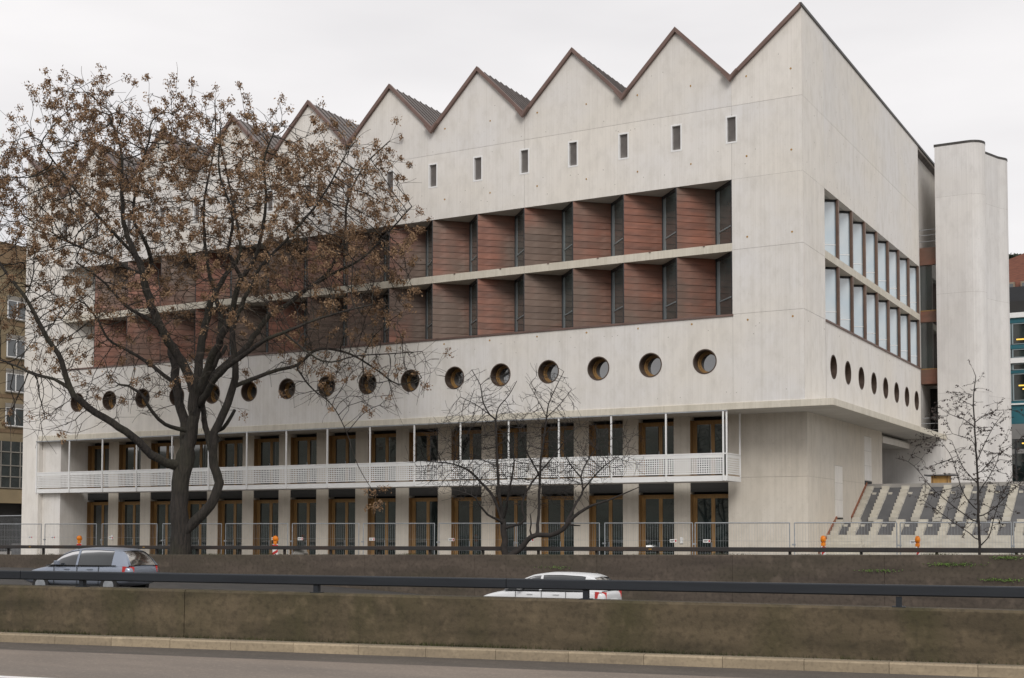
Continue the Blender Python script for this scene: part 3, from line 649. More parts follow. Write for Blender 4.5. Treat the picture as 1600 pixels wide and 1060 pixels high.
# sloping dark slabs and landings
def slope(y0, z0, y1, z1): return MB().prism([(y0,z0-.25),(y0,z0),(y1,z1),(y1,z1-.25)], 0, -.50, XE)
slope(5.3, 1.52, 6.45, 2.14).build('slab', SLABD, ST); MB().box(-.50, XE, 6.45, 8.95, 1.95, 2.145).build('landing', SLABD, ST); slope(8.95, 2.13, 11.85, 3.80).build('slab', SLABD, ST)
MB().box(-.545, XE, 11.85, 45, 3.7, 3.98).build('terrace', PAVE, ST)
stx = [-.36, .38, 1.29, 2.25, 3.19, 4.12, 5.11, 6.09]+[7.07+.97*i for i in range(6)]
smu = MB().box(-.165, .165, 0, .30, -.20, .165).mesh('step', STEP)
for i, x in enumerate(stx):
    for (y0, z0, n) in ((5.32, 1.60, 4), (9.0, 2.22, 10)):
        dy, dz = (.29, .165) if n == 10 else (.29, .165)
        s = MB().prism([(y0,z0-.28),(y0,z0-.02),(y0+dy*n,z0+dz*n-.19),(y0+dy*n,z0+dz*n-.4)], 0, x-.15, x+.15).build('stair_strip', STEP, ST)
        for j in range(n): place('step', smu, s, (x+R.uniform(-.008,.008), y0+dy*j, z0+dz*j))
lm = MB().box(-.085, .085, -.05, .12, 0, .10).mesh('step_light', STEP)
for i, x in enumerate(stx):
    for y, z in ((6.15,1.95), (11.3,3.46)): place('step_light', lm, ST, (x+.30, y, z))
# rust-coloured edge strip along the building wall, first steps
for a, b in (((-.52,5.0,1.62),(-.52,6.45,2.36)), ((-.52,8.95,2.38),(-.52,11.8,4.02)), ((-.52,3.6,.84),(-.52,5.0,1.62))): MB().bar(a, b, .05, .10).build('edge_strip', M_('rust_edge', (.26,.10,.055), (.2,.08,.045), noise=4), ST)
for j in range(7): MB().box(-.50, 1.7-.12*j, 2.9+.27*j, 4.749, .0+.2*j+(.002 if j else 0), .2+.2*j).build('step', STEP, ST)
# plywood site box with lid on the terrace
PX = thing('plywood_box', 'small plywood site box with wide dark lid at the stair top', 'box', (1.65, 18, 3.98))
PLY = M_('plywood', (.50,.30,.10), (.40,.23,.075), scale=(3,3,.6), noise=2)
MB().box(1.19, 2.05, 18, 18.7, 3.98, 4.56).build('side', PLY, PX, bevel=.01); MB().box(.89, 2.35, 17.8, 18.9, 4.562, 4.62).build('lid', SLABD, PX)
for x in (1.25, 1.97): MB().box(x, x+.05, 17.97, 17.999, 4.0, 4.56).build('batten', WOODD, PX)
# ---------------------------------------------------------------- far guard rail behind the trees
FR = thing('guard_rail', 'thin dark guard rail in front of the mesh fence behind the trees', 'guard rail', (-10, -7.2, 1))
def zfr(x): return 1.205+.0048*x
for k in range(-18, 5):
    a, b = k*4.8, k*4.8+4.79; q = MB(); pr = lambda x: [(-7.24,zfr(x)-.155),(-7.25,zfr(x)-.14),(-7.25,zfr(x)-.012),(-7.24,zfr(x)),(-7.15,zfr(x)),(-7.15,zfr(x)-.155)]
    q.v += [(a, y, z) for y, z in pr(a)]+[(b, y, z) for y, z in pr(b)]; q.f += [(5,4,3,2,1,0), (6,7,8,9,10,11)]+[(i, (i+1) % 6, 6+(i+1) % 6, 6+i) for i in range(6)]
    q.build('rail', RAILF, FR)
fp = MB().box(-.04, .04, -.05, .05, -.75, 0).mesh('post', RAILF)
for k in range(-33, 9): x = 1.53+2.4*k; place('post', fp, FR, (x, -7.09, zfr(x)-.01))
for x in (-35.2, -27.9, -3.5): MB().box(x-.06, x+.06, -7.258, -7.2505, zfr(x)-.095, zfr(x)-.06).build('reflector', bpy.data.materials['rust_plug'], FR)
# ---------------------------------------------------------------- mesh site fence, one thing for each panel
FW, FH = 3.62, 2.0
ff = MB().tube((.03,0,.05), (.03,0,FH+.05), .021, k=8).tube((FW-.03,0,.05), (FW-.03,0,FH+.05), .021, k=8).tube((.03,0,FH+.05), (FW-.03,0,FH+.05), .021, k=8).tube((.03,0,.18), (FW-.03,0,.18), .021, k=8).mesh('frame', GALV)
wm = MB()
for i in range(1, 36): x = .03+i*(FW-.06)/36; wm.tube((x,0,.18), (x,0,FH+.04), .0038, k=3, cap=False)
for z in (.5, .95, 1.4): wm.tube((.03,.004,z), (FW-.03,.004,z), .0038, k=3, cap=False)
wm = wm.mesh('wire_mesh', GALV)
ft = MB().prism([(-.35,0),(.35,0),(.3,.14),(-.3,.14)], 0, -.11, .11).mesh('foot', M_('fence_foot', (.3,.29,.28), noise=5))
cl = MB().box(-.06, .06, -.035, .035, 1.25, 1.31).mesh('clamp', GALV)
sg = MB().box(0, .28, -.012, -.006, 0, .12).mesh('sign', WHITE); sgm = MB().box(.03, .18, -.016, -.013, .062, .085).box(.03, .15, -.0165, -.013, .03, .042).mesh('print', BLACK); sgr = MB().box(.21, .265, -.016, -.013, .02, .10).mesh('print', RED)
fn = ['at the right picture edge beyond the sapling', 'in front of the stair and sapling stem', 'in front of the stair foot and building corner', 'before the bare ground floor wall right of the last door', 'before the two rightmost doors', 'before the third and fourth doors from the right',
      'just right of the dark multi-stemmed tree', 'right behind the trunks of the dark multi-stemmed tree', 'left of the dark multi-stemmed tree', 'midway between both trees on the left half', 'behind the beacon right of the big tree', 'just right of the big tree trunk', 'just left of the big tree trunk', 'behind the leftmost beacon', 'before the blank left end of the building']
fx = [8.33, 4.70, 1.03, -2.70, -6.35, -10.16, -13.81, -17.58, -21.37, -25.16, -28.97, -32.89, -36.8, -40.6]
fx = [12.0]+fx
for i, x in enumerate(fx):
    w = FW if i == 0 else min(FW, fx[i-1]-x-.06)
    t = thing('fence_panel', 'galvanised mesh fence panel '+fn[i], 'fence', (x, -5, .0), R.uniform(-.012,.012), 'site fence panels along the building')
    for nm, me in (('frame', ff), ('wire_mesh', wm), ('foot', ft), ('clamp', cl)): o = place(nm, me, None, (0,0,.0)); o.parent = t
    if i not in (0, 3, 11):
        sx, sz = R.choice((.35, .5, 2.7, 2.4)), 1.33
        o = place('sign', sg, None, (0,0,0)); o.parent = t; o.location = (sx, -.01, sz)
        for me in (sgm, sgr): c = place('print', me, None, (0,0,0)); c.parent = o
for i, (x, y) in enumerate(((-48.6, 1.5), (-52.4, 2.4))):
    t = thing('fence_panel', ('galvanised mesh fence panel beside the wheeled bin', 'galvanised mesh fence panel left of the wheeled bin')[i], 'fence', (x, y, .0), -.2, 'site fence panels by the bin')
    for nm, me in (('frame', ff), ('wire_mesh', wm), ('foot', ft)): o = place(nm, me, None, (0,0,.0)); o.parent = t; o.scale = (1, 1, 1.25)
# wheeled bin
BN = thing('wheeled_bin', 'black wheeled rubbish bin behind the fence left of the building', 'bin', (-48.6, 4.0, 0))
MB().prism([(-.62,.2),(.62,.2),(.7,1.55),(-.7,1.55)], 1, 3.6, 4.5).build('body', BLACK, None).parent = BN
b_ = kids(BN)[0]; b_.location = (0, -4.0, .75)
MB().prism([(-.74,2.3),(.74,2.3),(.66,2.46),(-.66,2.46)], 1, -.45, .55).build('lid', BLACK, None).parent = BN
for x in (-.5, .5): MB().tube((x-.04,-.35,.95-.85), (x+.04,-.35,.95-.85), .1, k=12).build('wheel', BLACK, None).parent = BN
MB().box(-.7,.7,-.5,.5,.0,.95).build('stand', SLABD, None).parent = BN
# ---------------------------------------------------------------- warning beacons on striped boards
def beacon(x, zt, rz, label):
    t = thing('warning_beacon', label, 'beacon', (x, -6.3+(0.35), 0), rz, 'warning beacons behind the guard rail')
    zb = zt-.34
    def ad(q, nm, m, par=t, **k): o = q.build(nm, m, None, **k); o.parent = par; return o
    bd = ad(MB().box(-.125, .125, -.015, .015, .12, zb-.02), 'board', WHITE, bevel=.01)
    n = int((zb-.3)/.25)+1
    for j in range(n):
        z = .18+j*.25
        if z+.27 < zb-.02: ad(MB().prism([(-.12,z),(.12,z+.14),(.12,z+.26),(-.12,z+.12)], 1, -.019, -.016), 'red_stripe', RED, bd)
    ad(MB().box(-.12, .12, -.019, -.016, zb-.16, zb-.05), 'red_stripe', RED, bd)
    ad(MB().prism([(-.42,0),(.42,0),(.36,.12),(-.36,.12)], 1, -.2, .2), 'foot', BLACK)
    ad(MB().box(-.075, .075, -.05, .05, zb-.02, zb+.09).box(-.03, .03, -.03, .03, zb-.06, zb-.02), 'battery_case', ORANGE, bevel=.012)
    q = MB()
    for (r0, y0), (r1, y1) in zip(((0,-.075),(.06,-.07),(.095,-.045),(.10,-.03),(.115,-.028),(.115,.028),(.10,.03),(.095,.045),(.06,.07)), ((.06,-.07),(.095,-.045),(.10,-.03),(.115,-.028),(.115,.028),(.10,.03),(.095,.045),(.06,.07),(0,.075))): q.ring((0, zb+.21), r0, r1, y0, y1, 24)
    ad(q, 'lens', ORANGE, smooth=True)
    ad(MB().ring((0, zb+.21), .118, .118, -.03, .03, 24).ring((0, zb+.21), .118, .126, -.03, -.03, 24).ring((0, zb+.21), .126, .126, -.03, .03, 24).bar((.10,0,zb+.1),(.125,0,zb+.21),.05,.02,(0,1,0)), 'lens_holder', M_('lamp_rim', (.65,.2,.012), noise=4))
beacon(-33.35, 1.50, .35, 'orange warning lamp on striped board by the leftmost doors'); beacon(-21.5, 1.53, .35, 'orange warning lamp on striped board right of the big tree')
beacon(2.35, 1.61, 1.25, 'orange warning lamp seen edge on beside the building corner'); beacon(5.5, 1.61, 1.32, 'orange warning lamp seen edge on beside the sapling')
# rubble left by the builders
def rock(x, y, z, r, m, label):
    bm = bmesh.new(); bmesh.ops.create_icosphere(bm, subdivisions=3, radius=r)
    ph = R.random()*9
    for v in bm.verts:
        c = v.co; k = 1+.14*math.sin(c.x/r*3+ph)+.12*math.sin(c.y/r*4+ph*2)+.1*math.sin(c.z/r*5-ph); v.co = Vector((c.x*k*1.3, c.y*k, c.z*k*.7))
    me = bpy.data.meshes.new('rubble'); bm.to_mesh(me); bm.free(); me.materials.append(m); o = bpy.data.objects.new('rubble', me); COL.objects.link(o); o.location = (x, y, z); tag(o, label, 'rubble', 'building rubble on the strip')
PALE = M_('pale_rubble', (.36,.34,.31), (.2,.19,.17), noise=6, bump=.4)
for x, r, lb in ((-32.6,.20,'pale rubble lump right of the leftmost beacon'), (-31.9,.15,'small pale rubble lump further right of the leftmost beacon'), (-19.4,.26,'whitish rubble lump right of the second beacon')): rock(x, -6.85, zw(x)-.02+r*.35, r, PALE, lb)
# ---------------------------------------------------------------- houses at both picture edges
LB = thing('yellow_building', 'tan and yellow office block behind the left end of the building', 'building', (-72, 24, 0))
OCH = M_('ochre_render', (.27,.21,.125), (.21,.165,.10), noise=.6, rough=.9); OCH2 = M_('brown_cladding', (.20,.135,.075), (.15,.10,.058), noise=1); SHUT = M_('roller_shutter', (.26,.24,.21), noise=2)
GL_H = glass('house_glass', (.05,.058,.06), .12, .03)
fy0, fy1 = 6, 34
levels = [3.4, 6.3, 8.8, 11.6, 14.4, 17.2, 20.0, 22.2]
MB().box(-84, -72, fy0, fy1, 4.2, 23.2).build('wall', OCH, LB); MB().box(-84.5, -71.6, fy0-.4, fy1+.4, 23.2, 24.9).build('roof', OCH2, LB)
MB().box(-83.5, -72.6, fy0+.3, fy1-.3, 0, 4.2).build('ground_storey', CORE, LB); MB().box(-72.4, -71.75, fy0, fy1, 3.9, 5.0).build('fascia', OCH, LB)
for y in range(8, 34, 4): MB().box(-72.5, -72.1, y, y+.5, 0, 3.9).build('column', OCH2, LB)
wmm = MB().box(-.02, .03, 0, 1.9, 0, 1.5).mesh('window', GL_H); wfm = MB().box(.03,.08,0,1.9,0,.07).box(.03,.08,0,1.9,1.43,1.5).box(.03,.08,0,.08,.07,1.43).box(.03,.08,.92,.99,.07,1.43).box(.03,.08,1.82,1.9,.07,1.43).mesh('frame', WHITE)
shm = MB().box(.03, .10, -.03, 1.93, 1.5, 1.85).mesh('shutter_box', SHUT); slm = MB().box(.03,.16,-.08,1.98,-.09,-.001).mesh('sill', SHUT)
for z in (10.15, 12.95, 15.75, 18.9):
    for y in (7.6, 10.4, 13.2, 16.0, 18.8, 21.6, 24.4, 27.2, 30):
        p = (-72, y+.05, z); w = place('window', wmm, LB, p)
        for nm, me in (('frame', wfm), ('shutter_box', shm), ('sill', slm)): place(nm, me, w, p)
    MB().box(-72.01, -71.95, fy0, fy1, z-.55, z-.25).build('band', OCH2, LB)
MB().box(-72.01, -71.9, fy0, fy1, 5.1, 8.9).build('glazed_storey', GL_H, LB)
for y in np.arange(fy0, fy1, .95): MB().box(-71.9, -71.84, y, y+.07, 5.1, 8.9).build('mullion', SHUT, LB)
for z in (5.1, 6.0, 6.9, 8.0): MB().box(-71.9, -71.83, fy0, fy1, z, z+.08).build('transom', SHUT, LB)
RB = thing('teal_building', 'modern block with teal window bands behind the stair tower', 'building', (12, 45, 0))
TEAL = M_('teal_panel', (.02,.125,.155), (.016,.10,.128), rough=.45, noise=.8)
GREYP = M_('grey_spandrel', (.22,.215,.21), noise=1)
rx0, rx1 = -2.0, 26
MB().box(rx0, rx1, 45.3, 60, 0, 17.7).build('body', CORE, RB)
for z0, z1, m, nm in ((16.5,16.85,WHITE,'white_band'), (13.35,13.70,WHITE,'white_band'), (10.46,10.56,WHITE,'white_band'), (9.15,10.45,TEAL,'teal_band'), (8.1,9.14,GREYP,'spandrel'), (7.1,7.4,GREYP,'spandrel'), (16.15,16.49,TEAL,'teal_band'), (14.35,14.62,TEAL,'teal_band'), (12.65,12.85,TEAL,'teal_band'), (10.57,10.72,TEAL,'teal_band')):
    MB().box(rx0, rx1, 44.95 if nm == 'white_band' else 45.1, 45.3, z0, z1).build(nm, m, RB)
for z0, z1 in ((14.66,16.12), (13.74,14.32), (12.88,13.32), (10.75,12.62)):
    for i in range(9):
        x = rx0+.3+i*3.05
        if z0 > 0: w = MB().box(x+.09, x+2.9, 45.2, 45.24, z0+.05, z1-.05).build('window', GL_D, RB); MB().box(x, x+.09, 45.12, 45.24, z0, z1).box(x+2.9, x+2.99, 45.12, 45.24, z0, z1).box(x+.09, x+2.9, 45.12, 45.24, z0, z0+.05).box(x+.09, x+2.9, 45.12, 45.24, z1-.05, z1).build('frame', FRAME_REFL_B, w)
MB().box(rx0, rx1, 45.15, 45.19, 4.0, 8.08).build('lobby_glass', GL_D, RB)
for x in (1.45, 4.5, 7.6): MB().box(x, x+.1, 45.05, 45.15, 4.0, 8.08).build('mullion', FRAME_D, RB)
LAMP = bpy.data.materials.new('strip_lamp'); LAMP.use_nodes = True; e_ = LAMP.node_tree.nodes['Principled BSDF']; e_.inputs['Emission Color'].default_value = (1,.62,.10,1); e_.inputs['Emission Strength'].default_value = .75; e_.inputs['Base Color'].default_value = (.8,.5,.1,1)
for x, z, w in ((1.75, 11.75, 1.2), (2.0, 11.5, 1.0), (1.65, 14.95, 1.3), (1.9, 7.75, .8)): MB().box(x, x+w, 45.10, 45.12, z, z+.09).build('strip_lamp', LAMP, RB)
MB().box(rx0, rx1, 47.0, 58, 17.7, 19.0).build('roof_parapet', FRAME_D, RB); MB().box(rx0, rx1, 46.9, 47.0, 17.70, 17.95).build('roof_ledge', GREYP, RB)
# older house with red roof on the slope
HS = thing('red_roof_house', 'old house with red tiled mansard roof above the teal banded block', 'house', (-2, 112, 20))
TILE = M_('red_tiles', (.24,.095,.062), (.17,.068,.048), rough=.8, scale=(1,1,4), noise=2, bump=.3); STONE = M_('old_sandstone', (.27,.215,.16), (.2,.16,.12), noise=.8)
MB().box(-14, 12, 108, 122, 10, 28.6).build('wall', STONE, HS)
rf = MB().prism([(-14.6,28.6),(12.6,28.6),(10.6,31.3),(3.6,35.2),(0,35.6),(-4.0,34.2),(-12.6,31.3)], 1, 107.6, 122).build('roof', TILE, HS)
MB().box(-5.9, -5.0, 110, 111, 31, 34.3).build('chimney', OCH2, rf); MB().box(-14.8, 12.8, 107.2, 107.7, 28.2, 28.7).build('eaves', M_('eaves_brown', (.09,.07,.055), noise=1), HS)
for x in (-8.6, -6.9, -5.2, -3.5): w = MB().box(x, x+1.1, 107.9, 108.0, 25.4, 27.3).build('window', GL_H, HS); MB().box(x-.1, x, 107.85, 108, 25.3, 27.4).box(x+1.1, x+1.2, 107.85, 108, 25.3, 27.4).box(x, x+1.1, 107.85, 108, 27.3, 27.42).build('frame', WHITE, w)
for x in (-7.75, -6.3): d = MB().box(x, x+.8, 106.9, 108.5, 29.0, 30.2).build('dormer', STONE, HS); MB().box(x+.15, x+.65, 106.85, 106.9, 29.3, 30.0).build('pane', GL_H, d)
# ---------------------------------------------------------------- cars in the sunken road
def car(name, label, loc, rz, paint, H, L=4.3):
    t = thing(name, label, 'car', loc, rz, None); Wd = .88; h = L/2
    def ad(q, nm, m, par=t, **k): o = q.build(nm, m, None, **k); o.parent = par; return o
    # lower body: stations along the length (front is +x)
    st = [(-h,.46,.80,.74),(-h+.06,.34,.93,.82),(-h+.35,.28,.98,.87),(-h+1.0,.24,.97,.885),(0,.22,.955,.89),(h-1.25,.24,.95,.885),(h-.75,.26,.88,.87),(h-.3,.30,.78,.82),(h-.06,.34,.66,.74),(h,.40,.56,.66)]
    s = H/1.47; q = MB(); k = 9
    for x, zb, zt, w in st:
        zt *= s; q.v += [(x, y, z) for y, z in ((-w*.82,zb),(-w,zb+.16),(-w*1.0,zt*.62),(-w*.985,zt-.08),(-w*.90,zt),(w*.90,zt),(w*.985,zt-.08),(w,zt*.62),(w,zb+.16),(w*.82,zb))]
    n = 10
    for i in range(len(st)-1):
        for j in range(n): a, b = i*n+j, i*n+(j+1) % n; q.f.append((a, b, b+n, a+n))
    q.f += [tuple(range(n-1,-1,-1)), tuple((len(st)-1)*n+j for j in range(n))]
    body = ad(q, 'body', paint, smooth=True); mb = body.modifiers.new('s', 'SUBSURF'); mb.levels = 2; mb.render_levels = 2
    # greenhouse lofted under a curved roof line
    zb_ = .93*s; rl = [(-h+.10,.93*s),(-h+.22,.93*s+(H-.93*s)*.42),(-h+.42,H-.13),(-h+.72,H-.035),(-.75,H),(-.2,H-.005),(.25,H-.06),(.62,H-.20),(h-1.18,.95*s),(h-1.0,.93*s)]
    xs_ = [rl[0][0]+(rl[-1][0]-rl[0][0])*i/40 for i in range(41)]
    def rz_(x):
        for (a, c), (b, d) in zip(rl, rl[1:]):
            if x <= b: t_ = (x-a)/(b-a); return c+(d-c)*t_
        return zb_
    zz = [rz_(x) for x in xs_]; zz = [zz[0]]+[(zz[i-1]+2*zz[i]+zz[i+1])/4 for i in range(1, 40)]+[zz[-1]]
    def wt(x, z): return .86-.06*((x+.3)/1.7)**2-max(0, z-zb_)*.40
    def sect(x, zt, o): return [(x,-wt(x,zb_)-o,zb_-.03),(x,-wt(x,zb_+(zt-zb_)*.55)-o,zb_+(zt-zb_)*.55),(x,-wt(x,zt)-o,zt-.045*min(1,(zt-zb_)*5)),(x,-wt(x,zt)*.86,zt+o),(x,0,zt+.02+o),(x,wt(x,zt)*.86,zt+o),(x,wt(x,zt)+o,zt-.045*min(1,(zt-zb_)*5)),(x,wt(x,zb_+(zt-zb_)*.55)+o,zb_+(zt-zb_)*.55),(x,wt(x,zb_)+o,zb_-.03)]
    def loft(rng, cols, o):
        q = MB()
        c0, nc = cols[0], len(cols)+1
        for i in rng: q.v += sect(xs_[i], zz[i], o)[c0:c0+nc]
        m_ = len(list(rng))
        for i in range(m_-1):
            for j in range(nc-1): a = i*nc+j; q.f.append((a, a+1, a+nc+1, a+nc))
        return q
    ad(loft(range(41), range(8), 0), 'windows', GLC, smooth=True)
    i0 = next(i for i in range(41) if zz[i] > H-.14); i1 = max(i for i in range(41) if zz[i] > H-.10)
    ad(loft(range(i0, i1+1), (2,3,4,5), .012), 'roof', paint, smooth=True)
    for cols, nm in (((0,1),'quarter_panel'), ((6,7),'quarter_panel')):
        ad(loft(range(0, i0+4), cols, .010), nm, paint, smooth=True)
        c = min(range(41), key=lambda i: abs(xs_[i]+.15)); ad(loft(range(c, c+2), cols, .009), 'pillar', paint)
    ad(loft(range(i1-1, 41), (2,), .010), 'pillar', paint); ad(loft(range(i1-1, 41), (5,), .010), 'pillar', paint)
    for cols in ((2,), (5,)): ad(loft(range(0, i0+1), cols, .011), 'pillar', paint)
    for sgn in (-1, 1):
        ad(MB().bar((-h+.02, sgn*.62, .80*s), (-h+.30, sgn*.868, .82*s), .05, .20, (0,0,1)), 'tail_lamp', RED)
        ad(MB().bar((h-.30, sgn*.80, .62*s), (h-.06, sgn*.60, .58*s), .06, .13, (0,0,1)), 'headlight', WHITE)
        ad(MB().box(.52, .66, sgn*.98-.08, sgn*.98+.08, .95*s, 1.08*s), 'mirror', paint, bevel=.02)
        for x in (-h+.80, h-.85):
            wh = ad(MB().tube((x, sgn*.70, .32), (x, sgn*.895, .32), .32, k=24), 'wheel', BLACK); ad(MB().tube((x, sgn*.88, .32), (x, sgn*.902, .32), .20, k=16), 'rim', GALV, wh)
        for x in (-.62, .28): ad(MB().box(x-.10, x+.10, sgn*.895-.012, sgn*.895+.012, .80*s, .825*s), 'door_handle', paint)
    for sgn in (-1, 1):
        for x in (-.95, -.12, .78): ad(MB().box(x-.006, x+.006, sgn*.885-.010, sgn*.885+.010, .34, .90*s), 'door_gap', BLACK)
        ad(MB().box(-h+.55, h-1.1, sgn*.872-.012, sgn*.872+.012, .925*s, .945*s), 'belt_trim', BLACK); ad(MB().box(-h+.75, h-.8, sgn*.86-.02, sgn*.86+.02, .20, .32), 'side_sill', BLACK)
    ad(MB().box(-h-.012, -h+.03, -.26, .26, .56, .67), 'number_plate', WHITE)
    return t
GLC = glass('car_glass', (.018,.022,.024), .08, .12)
SIL = M_('silver_paint', (.30,.335,.40), (.28,.315,.38), rough=.28, metal=.5, noise=1); WHP = M_('white_car_paint', (.70,.71,.72), (.68,.69,.70), rough=.25, noise=1)
car('car', 'silver hatchback in the sunken road at lower left', (-18.6, -19.0, zfl(-18.6)), math.pi+TA, SIL, 1.52)
car('car', 'white car low in the sunken road below the dark multi-stemmed tree', (-4.55, -13.0, zfl(-4.55)), math.pi+.06, WHP, 1.45, 4.45)
